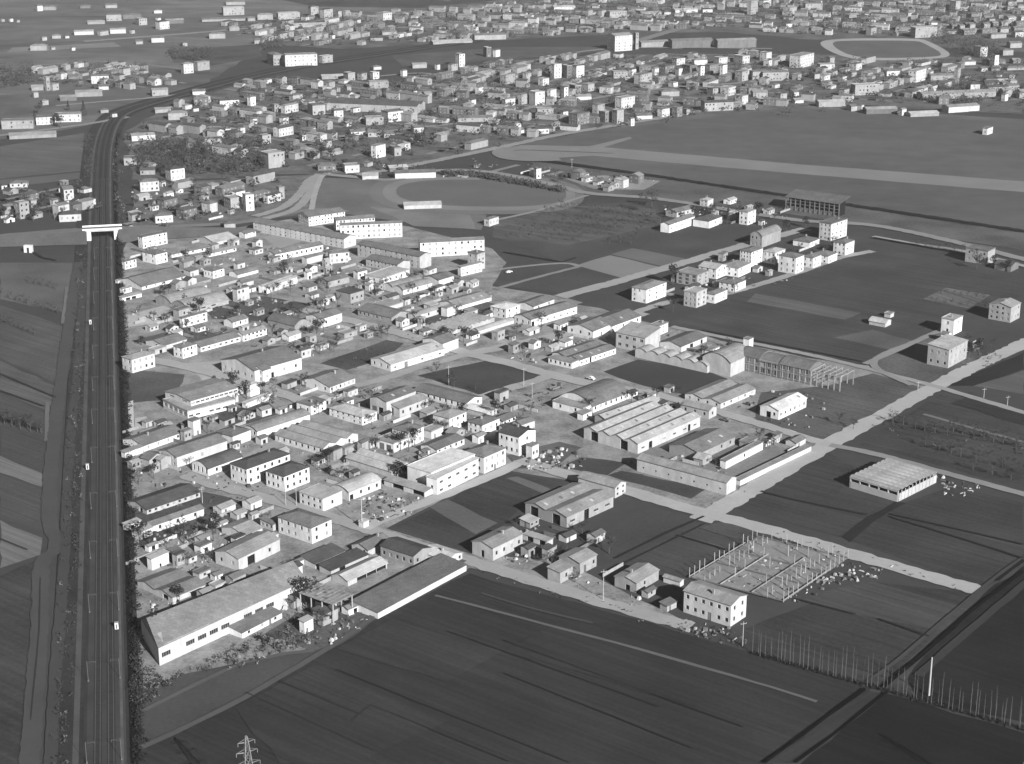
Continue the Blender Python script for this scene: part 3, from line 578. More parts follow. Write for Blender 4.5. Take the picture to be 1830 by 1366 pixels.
NEAR = '''
house|j570,85 j740,22 j400,20|42|gx m|w|S6,1 W3,1|low house with six small square windows in its white long wall, beside the light square
workshop|j955,185 j1155,110 j855,150|105|gx m|p|S6,1 OW.35,3,4 DW.75,3,4|tall pale workshop with a white clerestory band, left of the dark diamond field
workshop|j1045,232 j1245,160 j957,192|62|gx l 1.2|p|S4,1 OW.5,2.5,4|lower pale workshop with four windows joined to the taller clerestory workshop
workshop|j1500,195 j1600,150 j1160,95|45|gy m|w|W9,1 S2,1|long narrow wing with white gable end along the dark diamond field
house|j790,290 j900,255 j570,225|58|hip L|w|W6,2 S3,2|square white house with pale roof and six tall windows, amid the workshops
house|j1385,300 j1505,255 j1275,268|90|hip l|w|S3,2 W2,1|white cube house with grey hipped roof below the long gabled wing
house|j1610,345 j1735,300 j1525,312|68|hip m|w|W3,2 S3,1|white house with dark hipped roof, third along the lane under the diamond field
shed|j1640,265 j1700,235 j1515,205|30|gy W .6|p||white-roofed lean-to behind the row of cube houses
shed|j1750,318 j1850,285 j1690,290|35|gx m|w|S3,1|low dark-roofed shed joined to the right of the cube houses
house|j1105,395 j1200,350 j1000,362|100|hip m|w|S2,2 W2,1|two-storey white house with dark roof rising behind a flat-roofed annexe
workshop|j1005,472 j1100,430 j905,430|60|flat l|w|S2,1 DW.3,3,3 DW.7,3,3|flat-roofed white annexe with two grey doors in front of two-storey house
warehouse|j525,500 j755,402 j210,400|52|gy3 l|w|W8,1 S2,1|big three-gabled hall with white zigzag end wall in the heart of the yards
house|j260,695 j435,630 j130,655|105|hip d|w|S4,2 W4,2 !|white two-storey villa with dark hipped roof on the corner by the lamp pole
house|I1600,400 j310,545 I1335,350|200|hip d 1.6|w|S6,2 W4,2 !|long white two-storey house with dark roof left of the corner villa
warehouse|j990,660 j1135,605 j690,560|42|gy2 L 1.4|p|OS.5,7,3|wide pale-roofed double shed open at its right end in the yard
workshop|j700,800 j935,722 j600,750|62|vx L 1.6|w|S4,1 OS.08,2,2.5|barrel-roofed white workshop behind the flat-roofed cube house
house|j520,850 j655,795 j360,800|85|flat L .1|w|W4,2 S1,1 !|flat-roofed white cube house by the street with four dark front windows
canopy|j1215,800 j1262,775 j940,715|38|sy L .4|p|OW.15,6,2.6 OW.4,6,2.6 OW.65,6,2.6 OW.9,5,2.6|long low canopy with dark open bays beside the white office building
office_building|j1300,715 j1572,575 j1240,690|110|flat W .3|w|S5,2,2.4,1.1 W1,1 !|modern white office building with two rows of dark windows
factory_hall|j1262,672 j1560,548 j1145,602|120|flat W .2|w||tall white windowless hall rising behind the office building windows
house|j1620,565 j1770,500 j1470,530|112|hip m|w|S4,2 DS.5,1.3,2.4 W2,2|white house with dark hipped roof joined to the right of the offices
shed|j1300,512 j1490,435 j1190,480|42|gx m|w|S5,1|long dark-roofed shed behind the white factory hall
house|k105,425 k215,375 j1705,395|132|gy d|w|W4,2 S1,2|white gabled house with dark roof at the edge of the rubble field
shed|k195,490 k240,470 k150,480|90|flat l .1|w|S2,1|small white annexe standing right of the gabled house by rubble
house|j445,1045 j578,985 j200,975|110|hip m|w|W5,2 S2,2|large white farmhouse with dark hipped roof on the street corner
shed|j182,1022 j202,1012 j100,990|45|sx m|p|W3,1|small lean-to at the left end of the corner farmhouse
workshop|j75,385 j440,270 j15,345|48|vx l 1.4|w|W2,1|long pale barrel-roofed building with a blank white wall
house|j440,215 j553,180 j335,190|62|flat m|w|S2,2 W2,1|white flat-topped house at the end of long barrel-roofed building
shed|N670,290 N1070,150 N640,165|32|sx d|p||black tar-roofed shed, the upper of two side by side
shed|N860,375 N1340,190 N740,310|32|sx d|p|OS.3,3,2.5|black tar-roofed shed, the lower of two side by side
shed|N1062,490 N1552,275 N900,405|45|gx L|p|OS.15,5,2.6 OS.35,5,2.6 OS.6,5,2.6 OS.85,5,2.6|pale-roofed arcade of open bays with white posts
house|j830,1195 j980,1120 j725,1155|45|gx m|p|W2,1|small gabled grey house above the pale arcade
house|j1140,1235 j1200,1165 j880,1180|85|gy d|g|W5,1 S2,1|grey-walled house with dark roof facing the black tar-roofed sheds
house|O505,215 O685,125 O165,130|82|gy W 1.2|p|S3,1|pale-roofed house at the lane's corner by the long white wall
warehouse|N1425,848 O735,268 N1210,690|78|sx m 1.2|w||long dark-roofed shed with blank white wall along the big dark field
shed|M1545,1095 N232,838 M1460,960|70|sx m|w|S3,1 DS.7,1.2,2|low dark-roofed lean-to in front of the long factory
hut|M445,200 M640,110 M398,182|140|sx L|w|OS.5,1,1.5|tall white hut beside the railway hedge
warehouse|M700,665 M1160,545 M345,440|70|gx2 m|p|OW.2,3,3|twin-roofed shed of grey and dark bays behind the long factory
workshop|x426,999 x495,962 x388,984|22|gx l|p|S2,1 OS.3,4,4 W2,1|pale workshop with a dark open gate above the long factory
warehouse|I1575,1200 I1790,1110 I1285,1105|75|gx l|p||grey gabled tin shed beside the corner farmhouse
hut|J105,1240 J215,1190 J50,1232|82|flat W .1|w|S1,1|tiny bright white hut in front of the corner farmhouse
house|x881,980 x937,955 x841,969|23|gx l|p|S4,1 OW.5,1.6,3|gabled house with a dark doorway below the double hall
canopy|x978,969 x986,963 x936,955|9|flat L .1|p|OW.2,3,2 OW.7,3,2|small flat canopy joined to the gabled house with dark doorway
house|P350,250 P640,190 P70,178|140|gx l|g|S3,1 DS.3,1.4,3|grey half-built house, left of the pair beside the pole
house|P1035,490 P1300,330 P730,430|122|gx l|g|S4,1 OW.4,2,2.2|grey house under construction, right of the pair beside the pole
house|o1550,275 o1655,205 o1205,190|148|gy l|p|W6,2 S2,2 DW.45,1.6,3 !|two-storey house with six tall upper windows at the poplar row
shed|P1560,500 P1600,480 P1390,420|40|gy l|p||pale shed behind the left end of the two-storey poplar-row house
factory_hall|L190,978 x1099,888 K1450,808|135|gx2 l|g|S4,1,3,1 OS.42,3,4.5 OW.25,4,5 OW.78,4,5 |double-gabled grey hall with two dark gateways above the dark field
factory_hall|L775,622 L905,555 L345,490|130|gy l|p|S2,2|cross wing closing the far end of the double-gabled grey hall
warehouse|k1520,735 k1590,700 k905,575|88|gy l|p|W7,1,1,.8|long low shed with small square windows, closing the crossroads compound
boundary_wall|k1612,722 l350,500 k1585,705|36|flat l .1|w||long white yard wall running along the street to the crossroads
warehouse|k1335,535 k1585,425 k1130,478|55|gx m|g|S4,1|dark gabled shed inside the crossroads compound
shed|k1515,592 k1770,462 k1490,575|52|flat l .3|w|S1,1|narrow white shed in the middle of the crossroads compound
factory_hall|k915,470 k1340,285 k580,352|72|gx4 L|p|OW.8,4,5 OW.25,4,5 OS.2,2.5,3.5 S6,1,2.4,.8 OS.82,2,3.5|widest hall with four pale parallel roofs and dark gates
factory_hall|k690,300 k1060,170 k630,275|55|gx L|p||single pale roof bay behind the four-roofed hall
hut|k1012,142 k1040,130 k975,136|62|flat l .1|w||slim white hut at the far corner of the four-roofed hall
workshop|k1400,245 k1442,218 k1225,190|60|gy l|p|W3,1 S1,1|pale workshop at the right end of the four-roofed hall
factory_hall|k610,215 k865,122 k430,130|45|vx m|w|S7,1|dark barrel-roofed hall with white wall left of the four-roofed hall
workshop|k540,232 k612,205 k370,165|48|flat l|w|W2,1 OS.8,1.5,2.5|flat white front annexe of the dark barrel-roofed hall
workshop|k1480,195 k1725,98 k1250,125|38|gx2 l|w|S5,1 W4,1|double-roofed white workshop across the street from the small white hall
warehouse|l125,250 l330,165 l0,215|66|gx W 1.6|w|S6,1 OW.55,2.6,3 W2,1|small bright white hall with six windows standing alone by the street
house|g975,718 g1105,665 g885,695|95|hip l 1|w|S3,3 W3,3|white apartment cube standing alone by the straight dirt road
house|g1320,622 g1392,590 g1195,590|75|flat l|g|W3,3,2.4,1.8 S2,3 !|unfinished concrete house with big empty dark window holes
house|g1315,742 g1385,715 g1205,735|100|flat L|p|W3,3 S2,3|pale square block below the unfinished concrete house
house|g1450,578 g1512,546 g1360,545|68|gy L|w|W3,2 S2,2|white house with light gable roof behind the unfinished concrete house
house|g1440,752 g1512,715 g1382,735|60|hip m|w|S2,2 W2,1|small white house with dark hipped roof beside the pale square block
house|g1575,682 g1642,650 g1470,662|56|hip m|w|S2,2 W3,2|house with wide dark eaves at the edge of the big field
house|g1602,572 g1652,530 g1500,540|62|hip l|w|W3,2 S2,2|white house with grey roof on the gravel street of new houses
apartment_block|g1690,462 g1772,435 g1612,448|100|hip m 1|w|W4,4 S3,4|tall white apartment block in the middle of the new houses
house|g1762,352 h140,312 g1650,350|80|vx g 2.4|g|W3,2|grey round-roofed barn beside the tall white apartment block
barn|g1130,275 g1300,215 g1085,260|58|gx m|w|S5,1|long white barn on the near edge of the farm group
barn|g1180,190 g1330,168 g1090,178|38|gx m|p|S4,1|grey low barn with stable openings at the back of farm group
house|g1665,190 g1712,170 g1610,180|88|hip l|w|S2,3 W2,3|tall white farmhouse between dark evergreens
house|g1400,252 g1475,215 g1300,232|48|hip d|w|S3,1|white house with very dark hipped roof in the farm group
house|g1390,110 g1432,98 g1328,105|45|hip L|p|W2,2|pale house at the rear of the farm group
house|h490,277 h620,245 h400,265|118|flat m|w|S4,4 W3,4|tallest white apartment block of the new quarter near the grandstand
house|h340,405 h390,375 h240,380|36|hip m|w|S2,1|low white house with dark roof below the tallest white block
house|h100,477 h165,450 h35,455|80|hip L|w|W3,2 S2,2|white house with pale roof left of the corner block
house|h245,512 h320,495 h125,490|115|hip m|w|W3,3 S2,3|white corner block nearest the field in the new quarter
house|h365,512 h418,490 h310,490|75|hip m|w|S2,2 W2,2|white house with dark roof just right of the corner block
house|h470,500 h530,475 h385,470|55|hip m|w|S2,2 W2,2|white house with dark roof, second right of the corner block
house|h590,412 h658,390 h500,400|86|hip m|w|S2,3 W3,3|white block at the far right end of new quarter
house|h1580,467 h1637,445 h1430,440|95|flat m|g|W3,2 S1,2|grey flat-topped block by the field road at right
shed|h1740,570 h1800,545 h1640,545|40|gy d|k||dark shed right of the grey field-road block
house|h1742,857 h1817,825 h1545,852|106|gx L|g|W4,3 S3,2|large grey three-storey house with pale roof at the right edge
house|h1345,947 h1432,925 h1258,930|102|flat L|w|S1,2 W1,2|small white cube house on the path to the right-hand road
house|h1310,1152 h1442,1085 h1188,1110|130|sx L 1|g|S4,3 W3,2|tall grey house with pale sloping roof by the road bend
hut|h865,967 h892,945 h775,935|30|vy L|p||lone pale barrel-roofed hut in the field
hut|h900,912 h925,900 h868,900|20|flat l|p||tiny grey box hut next to the barrel-roofed hut
house|C1215,1042 C1395,985 C1030,1000|118|hip W 1.2|w|W3,2 S2,2|white house with brilliant white hipped roof by the glass-framed shed
workshop|g188,922 g502,830 g75,890|52|gx m|w|S7,1,1.4,.9 OS.04,2.2,3 W3,1|long white workshop with seven dark windows next to the brilliant white roof
shed|g205,832 g340,780 g120,800|36|gx m|w|S2,1|grey-roofed shed behind the seven-windowed workshop
workshop|g612,1000 g740,945 g480,945|50|gx m|w|W3,1 DS.4,1.2,2|white low workshop with dark roof beyond the side street
workshop|g742,965 g942,895 g590,915|45|gx m|w|S4,1 W2,1|white workshop with four side windows behind the tall panelled barn
warehouse|g965,1047 g1055,1000 g785,998|105|sy L 2.2|p|W4,2,2,1.6|tall panelled barn with sloping pale roof at the dark plot
house|g1060,968 g1102,940 g1015,950|62|flat l|w|S1,2|white annexe at the right of tall panelled barn
factory_hall|H345,368 H805,225 H130,240|72|gx2 m|w|S8,1,1.4,.9 OS.3,1.5,3|dark twin-roofed hall with white window band across from the diamond field
workshop|H250,402 H345,372 H0,322|72|flat l .2|w|W5,1|flat white front wing of the dark twin-roofed hall
shed|g1212,1105 g1388,1035 g1060,1075|38|gx m|w|OS.4,3,2.4 OS.8,2,2.4|dark-roofed shed with open doorways inside the scalloped compound
warehouse|g1388,1235 g1425,1205 g960,1100|52|vx6 L|p||row of six small scalloped vaults along the dark plot
factory_hall|g1548,1215 g1700,1150 g1385,1160|98|vx l 3.5|p||big vaulted hall with a blank rounded white front
tower|g1675,1057 g1702,1045 g1640,1046|92|flat l .1|w||slim square white tower rising over the vaulted hall
house|E205,362 E512,295 E70,330|165|hip l|w|S4,2 W2,2|white two-storey house right beside the railway hedge, at the light square
barn|E590,192 E880,110 E345,140|50|gx m|p|OW.4,2,2|grey barn behind the white house beside the railway
house|E820,222 E1012,175 E665,205|130|hip m|w|S4,2 W2,2|white house at the near end of the long windowed wing
workshop|E1040,208 E1540,85 E905,150|62|gx m|w|S7,1,1.6,1|long white wing with a row of seven dark windows
workshop|E1560,62 x478,587 E1500,32|82|gx l|w|S6,2,1.6,1|upper white wing with two window rows, continuing the long wing
factory_hall|E882,990 E1500,872 E440,882|105|flat L|w|W5,1,3,2 S7,1,2.4,.9|broad flat-roofed factory, lower storey with five dark gates
tower|E950,1110 E1032,1080 E880,1090|175|flat m .3|w|DS.6,1,2|square white tower hut in front of the two-tier factory
house|x455,663 x541,640 x392,644|22|gx m|w|S4,1 OS.35,3,3 W5,1|big dark-roofed farmhouse with white front facing the street
house|x470,663 x483,658 x453,657|22|gx m|w|W2,2 S1,1|narrow white gabled house at the corner of big dark-roofed farmhouse
hut|x447,690 x461,684 x445,688|20|flat W .1|w||bright white gate hut at the factory yard entrance
boundary_wall|E1592,895 x478,703 E1585,885|60|flat W .1|w||low white wall right of the gate hut
workshop|f985,1228 f1350,1118 f870,1180|48|gx L|w|S6,1,1.6,.9 DS.28,2.4,3 W3,1|long pale-roofed workshop with dashes of dark windows by the street junction
house|f1340,1085 f1437,1045 f1210,1050|72|gx m|w|W3,1|bright white gable-ended house at the street junction
apartment_block|f425,222 f690,192 f280,208|64|gx m|w|S12,3 W5,3|rearmost of the three parallel white apartment rows
apartment_block|f612,245 f876,225 f455,240|82|gx m|w|S12,3 W5,3|middle one of the three parallel white apartment rows
apartment_block|f640,278 f1062,260 f600,268|98|gx m|w|S12,3 W2,3|front one of the three parallel white apartment rows
apartment_block|f665,372 f722,345 f70,250|66|gy m|p|W18,3 S1,1|long pale terrace running left from the white apartment rows
apartment_block|f1182,492 f1264,470 f795,395|86|gy m|p|W12,3|pale terrace with blank white gable in front of white slab
apartment_block|f1185,397 f1622,375 f1150,382|100|gx m|w|S10,3|white apartment slab with three window rows at the field edge
apartment_block|f1030,548 f1106,520 f815,505|52|gy m|p|W9,2|low pale terrace in front of the blank white gable
house|f567,472 f702,460 f550,460|70|hip m|p|S4,2|pale square house in front of the long pale terrace
house|f1575,477 f1642,465 f1505,465|112|flat m|p|S2,4 W2,3|tall pale house at the right end of apartment quarter
house|f1462,567 f1640,545 f1448,560|62|flat l|w|S5,2|low white front wing of the tall pale house
workshop|f197,477 f525,410 f180,455|46|gx m|w|S10,1|long low dark-roofed workshop with ten windows under the terrace
shed|f412,502 f545,472 f395,490|45|gx m|p||plain pale shed in the middle of the old yards
workshop|f930,642 f1106,582 f740,640|42|flat L|w|S5,1 W3,1|white workshop with broad very pale flat roof in the old yards
warehouse|f1070,718 f1285,672 f900,690|36|vx2 l|w|S3,1|twin barrel-roofed shed in the old yards near open field
shed|f1312,652 f1432,627 f1240,620|45|gx m|w||white dark-roofed shed next to the open dark field
workshop|f710,747 f826,730 f622,720|66|flat d .1|g|S3,1|grey block with black flat roof amid the old yards
house|f560,662 f732,640 f450,650|42|gx m|g|S3,1 W2,1|grey house with dark roof behind the black flat-roofed block
warehouse|f140,700 f332,625 f55,700|46|vx2 L|w|OW.25,2,2|twin arched white fronts in the old yards
house|f510,918 f656,875 f440,882|62|gx m|w|S2,1 W2,1|bright white house by the street running to the junction
shed|f330,962 f422,930 f165,912|32|vy m|g||dark low rounded shed left of bright white house
workshop|f990,908 f1122,870 f730,862|42|gy m|g|W8,1|long dark-roofed grey workshop along the street to the junction
shed|f890,870 f1072,815 f790,845|16|flat l .2|p||low flat shed with pale kerb behind the grey workshop
workshop|f1150,895 f1345,840 f1110,880|40|vx l|p|S3,1|small rounded workshop beside the long pale-roofed shed
shed|f1370,845 f1430,825 f1345,830|60|flat l|w||white cube shed in the middle of the frames yard
warehouse|f1440,832 f1682,770 f1350,790|26|gx l|w||long pale-roofed shed bordering the dark open field
warehouse|f1382,1012 f1692,910 f1270,955|26|gy9 L .7|p||shed with a ribbed roof of many small frames near brilliant white roof
shed|f1582,1002 f1832,928 f1560,985|22|vx L|p||narrow pale vault in front of the ribbed-roof shed
apartment_block|A335,167 A662,115 A245,160|138|flat m|w|S5,3 W2,3|white three-storey block next to the railway bridge
house|A495,377 A667,355 A300,347|120|hip m|w|W2,2 S3,2|white house with dark roof in front of block by the bridge
house|A120,462 A272,430 A98,455|98|hip m|w|S3,2|small white house against the railway hedge near the bridge
warehouse|A1200,237 A1512,187 A1000,180|32|gx L|p||large pale low roof behind the yards near the bridge road
house|A1580,122 A1712,90 A1490,110|62|gx m|w|S3,2|white house at the right end of the large pale roof
shed|A690,387 A1170,305 A672,377|28|gx m|w|S8,1|long thin white shed with dashed dark openings near the bridge
shed|A1130,377 A1500,310 A1100,352|32|gx l|w|S7,1|low shed with a line of small windows right of the thin shed
barn|A330,772 A872,640 A195,645|36|gx m|w|S5,1|broad dark-roofed barn with a thin white wall by the railway
house|A1190,577 A1322,540 A1050,558|92|hip m|w|W3,1 S2,2|white house standing between the barn and the barrel sheds
warehouse|A1490,622 A1752,560 A1400,592|40|vx m|w||dark barrel-roofed shed with a white curved wall in the old yards
warehouse|A890,1032 A1397,920 A520,900|62|vx2 l|g|S4,1,3,1 OW.2,2,3|large twin-vaulted grey warehouse in the sandy yards
shed|A870,815 A1122,750 A800,790|40|gx l|w|S3,1|small white gabled shed behind the twin-vaulted warehouse
house|A1482,802 A1667,777 A1400,795|155|flat m|p|S3,2 DS.2,2,2|blank pale block at the right end of the twin-vaulted warehouse
house|A820,1152 A1142,1080 A790,1148|112|flat m|w|S4,2|flat-topped white house below the twin-vaulted warehouse
house|A1430,1195 A1642,1150 A1322,1165|70|gx m|w|S3,1|small white house right of the flat-topped white house
house|A40,702 A190,668 A25,692|34|gx L|w||tiny white shed by the railway, upper of three
house|A95,792 A222,768 A80,784|62|gx l|w|S2,1|small white house by the railway, middle of three
shed|A90,912 A362,868 A60,902|34|sx L|w|OS.3,3,1.6 OS.6,3,1.6|narrow white shed by the railway, lowest of three
house|i1000,497 i1275,400 i885,440|42|gx m|w|S4,1|long low white cottage row beside the railway hedge
shed|i872,545 i992,500 i866,535|45|sx l|w||white wedge shed at the railway end of the cottage row
house|I750,252 I1375,60 I540,165|130|gx m|p|W3,2 S1,1|dark long-roofed house with a pale windowed gable facing the railway
workshop|I1132,392 I1560,250 I965,312|100|vx d|w|W4,1,1,2.4 S2,1|dark barrel-roofed workshop with slit windows in its white front
house|i1622,432 i1727,380 i1500,400|72|hip m|w|OS.4,1,2|bright white house with grey roof behind the barrel-roofed workshop
barn|I390,892 I1062,690 I150,785|62|gx d|p|S9,1 OW.3,2,2|dark-roofed barn with a row of small windows by the railway
barn|I440,1092 I1112,890 I340,1050|92|gx m|w|S3,1 W1,1|long white-walled barn below the dark-roofed railway barn
shed|I150,1082 I322,1020 I135,1075|75|sx L|w|OS.4,1.5,2|small white shed at the railway end of long white barn
house|m1062,90 m1100,75 m1045,85|0|flat L|w||PLACEHOLDER
'''
CATS = {'apartment_block': 'apartment block', 'office_building': 'office building', 'factory_hall': 'factory', 'boundary_wall': 'wall'}
for line in NEAR.strip().split('\n'):
    kind, pts, hz, roof, wall, wins, label = line.split('|')
    if label == 'PLACEHOLDER': continue
    if roof.split()[1] == 'g': roof = roof.replace(' g', ' l')
    o_, a_, L_, W_, h_ = survey(pts, float(hz))
    if DEBUG: print('%-16s L%5.1f W%5.1f h%4.1f ang%6.1f  %s' % (kind, L_, W_, h_, math.degrees(a_), label[:50]))
    building(kind, label, CATS.get(kind, kind.replace('_', ' ')), o_, a_, L_, W_, h_, roof, wall, wins, chim=1 if kind == 'house' and random.random() < .6 else 0)
# ------------------------------------------------------------------ special buildings
def local(root_pt, ang):
    u = Vector((math.cos(ang), math.sin(ang), 0)); v = Vector((-u.y, u.x, 0))
    return u, v
# long factory by the railway: skewed end, hipped roof
def long_factory():
    h = HG(283, 1191, 33); e = [G(283, 1158, h), G(547, 1037, h), G(512, 1012, h), G(252, 1107, h)]
    o = e[0]; root = tag(link('factory_hall', None, None, (o.x, o.y, 0)), 'very long grey-roofed factory slanting along the big dark field by the railway', 'factory')
    q = [p - o for p in e]; m = MB(); cols = 13
    holes = []; items = []
    Lw = (q[1] - q[0]).length; ux = (q[1] - q[0]).normalized(); nx = Vector((-ux.y, ux.x, 0))
    for i in (0, 2, 3, 4, 5, 7, 8, 9, 11):
        s = Lw * (i + .6) / cols; holes.append((s - 1.9, s + 1.9, h * .38, h * .38 + 1.7)); items.append(s)
    face_quads(m, Lw, h, holes, lambda s, z, d: tuple(ux * s + nx * d + Vector((0, 0, z))))
    for a, b in ((1, 2), (2, 3), (3, 0)): m.face([(q[a].x, q[a].y, 0), (q[b].x, q[b].y, 0), (q[b].x, q[b].y, h), (q[a].x, q[a].y, h)])
    m.build('wall', wmat('p'), root)
    for s in items:
        w = link('window', win_mesh(3.8, 1.7), root); w.location = ux * s + Vector((0, 0, h * .38)); w.rotation_euler = (0, 0, math.atan2(ux.y, ux.x))
    zr = h + 4.2; r0 = q[3].lerp(q[0], .36); r1 = q[2].lerp(q[1], .36); r0.z = r1.z = zr
    E = [Vector((p.x, p.y, h + .2)) for p in q]; E[0] -= nx * .4 + ux * .4; E[1] -= nx * .4
    rm = MB(); rm.face([E[0], E[1], r1, r0]); rm.face([E[2], E[3], r0, r1]); gw = MB(); gw.face([q[3] + Vector((0, 0, h)), q[0] + Vector((0, 0, h)), r0 - Vector((0, 0, .2))]); gw.build('gable', wmat('g'), root); rm.face([E[1], E[2], r1])
    for i in range(4): rm.face([E[i] - Vector((0, 0, .2)), E[(i + 1) % 4] - Vector((0, 0, .2)), E[(i + 1) % 4], E[i]])
    ro = rm.build('roof', rmat('l'), root)
    for t in (.12, .2):                                # two slit ventilators near the hipped end
        p = r0.lerp(r1, t * .3) - Vector((0, 0, .3)); v = MB(); v.box((p.x - .5, p.y - .5, p.z - .5), (p.x + .4, p.y + .5, p.z + 1.3)); v.build('ventilator', M_DARK, ro)
    pm = MB()                                          # newer bright roof sheets
    for t0, t1 in ((.0, .33),):
        a, b = E[0].lerp(E[1], t0 + .04), E[0].lerp(E[1], t1); c, d = b.lerp(r0.lerp(r1, t1), .42), a.lerp(r0.lerp(r1, t0), .42)
        up = Vector((0, 0, .05)); pm.face([a + up, b + up, c + up, d + up])
    pm.build('roof_sheet', rmat('L'), ro)
    FOOT.append(((o + q[1] / 2).x, (o + q[1] / 2).y, 25))
long_factory()
# upper tier of the broad factory and lantern of the white workshop
def on_top(name, label, pts, zlo, hz, roof, wall, wins):
    s0, s1, s2 = pts.split(); k = TILE[s0[0]][2]
    e0, e1, e2 = T(s0), T(s1), T(s2)
    h = 7.0
    for _ in range(3): a, b, c = G(*e0, h), G(*e1, h), G(*e2, h)
    u = b - a; ang = math.atan2(u.y, u.x); v = Vector((-math.sin(ang), math.cos(ang), 0))
    return building(name, label, 'factory', a, ang, u.length, max(3, (c - a).dot(v)), h, roof, wall, wins)
on_top('factory_hall', 'raised upper tier with long strip window on the broad flat-roofed factory', 'E920,862 E1490,700 E590,750', 4, 70, 'gx l 1.0', 'w', 'S10,1,2.2,.8,5.3 W2,1,4,.8,5.6')

# open shed on tall posts with a lattice roof
def lattice_shed():
    a, ang, L, W, h = survey('N880,752 N1042,612 N470,612', 240)
    root = tag(link('open_shed', None, None, (a.x, a.y, 0), ang), 'open shed of tall thin posts under a patchy lattice roof', 'shed')
    for i in range(4):
        for j in (0, 1):
            m = MB(); x, y = (L - .3) * j + .15, (W - .3) * i / 3 + .15; m.box((x - .16, y - .16, 0), (x + .16, y + .16, h)); m.box((x - .6, y - .6, 0), (x + .6, y + .6, .25)); m.build('post', M_CONC, root)
    rf = MB(); rf.box((-.3, -.3, h), (L + .3, W + .3, h + .12)); ro = rf.build('roof', rmat('l'), root)
    for i in range(9):
        m = MB(); y = W * i / 8; m.box((-.35, y - .06, h + .125), (L + .35, y + .06, h + .2)); m.build('purlin', rmat('L'), ro)
    for i in range(14):
        m = MB(); x, y = random.uniform(.5, L - 2), random.uniform(.5, W - 2.5); m.box((x, y, h + .122), (x + random.uniform(.8, 1.8), y + random.uniform(1, 2.2), h + .16)); m.build('roof_panel', M_DOOR, ro)
lattice_shed()

# new flat hall with scalloped concrete shells, open along its front
def shell_hall():
    a, ang, L, W, h = survey('l955,812 l1242,682 l615,712', 75)
    root = tag(link('factory_hall', None, None, (a.x, a.y, 0), ang), 'new square hall with pale ribbed shell roof standing alone in the fields', 'factory')
    n = 9
    for i in range(n):
        m = roof_mesh(L / n - .06, W, h, 'v', 1, .45, 'y', .02); o = m.build('shell', rmat('L'), root); o.location = (L * i / n + .03, 0, 0)
    for i in range(6):
        m = MB(); y = .3 + (W - .6) * i / 5; m.box((.1, y - .25, 0), (.6, y + .25, h)); m.build('column', M_CONC, root)
    m = MB(); m.box((0.02, 0, h - .5), (.4, W, h - .002)); m.box((.05, .55, 0), (.35, W - .55, h * .6)); m.build('front_beam', M_CONC, root)
    m = MB(); m.box((1.2, .05, 0), (L, .35, h * .72)); m.box((L - .3, .36, 0), (L, W, h - .003)); m.box((1.2, W - .3, 0), (L - .31, W, h - .003)); m.build('wall', wmat('p'), root)
    for i in range(1, 11):
        m = MB(); x = L * i / 11; m.box((x - .2, -.12, 0), (x + .2, .04, h - .01)); m.build('pier', M_CONC, root)
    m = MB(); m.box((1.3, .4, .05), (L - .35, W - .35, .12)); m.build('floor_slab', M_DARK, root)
    FOOT.append((a.x, a.y + 20, 30))
shell_hall()

# unfinished factory: vaulted bays on a concrete frame, then bare frames
def frame_factory():
    a, ang, L, W, h = survey('x1470,667 x1503,650 x1313,637', 1); h = 7.6
    a, b, c = G(1470, 667, h), G(1503, 650, h), G(1313, 637, h); u, v = local(a, AZA); ang = AZA; L = 14.0; W = (c - a).dot(v)
    root = tag(link('factory_hall', None, None, (a.x, a.y, 0), ang), 'unfinished factory of vaulted bays on an open concrete frame with bare end columns', 'factory')
    n = 5
    for k, (f0, f1, dz) in enumerate(((.16, .50, 0), (.505, .74, -.6), (.745, 1.0, .3))):
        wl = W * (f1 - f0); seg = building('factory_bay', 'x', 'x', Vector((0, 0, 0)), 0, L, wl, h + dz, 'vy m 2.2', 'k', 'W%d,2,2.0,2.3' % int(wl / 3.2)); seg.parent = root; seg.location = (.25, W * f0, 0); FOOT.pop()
        for key in ('label', 'category'): del seg[key]
        for ch in list(seg.children):                  # the bay's pieces become parts of the factory
            ch.parent = root; ch.location = ch.location + Vector((.25, W * f0, 0))
        bpy.data.objects.remove(seg)
    for i in range(-3, n * 3 + 1):
        y = W * i / (n * 3)
        for x in ((.15,) if i > 2 else (.15, L - .4)):
            m = MB(); m.box((x, y - .22, 0), (x + .4, y + .22, h)); m.build('column', wmat('g'), root)
    for z in (h * .5, h - .35):
        m = MB(); m.box((.2, -3 * W / (n * 3), z), (.5, W, z + .32)); m.build('beam', wmat('g'), root)
    for i in range(-3, 4):
        y = W * i / (n * 3); m = MB(); m.box((.56, y - .15, h - .33), (L - .41, y + .15, h - .05)); m.build('cross_beam', wmat('g'), root)
    FOOT.append(((a + v * W / 2).x, (a + v * W / 2).y, 28))
frame_factory()

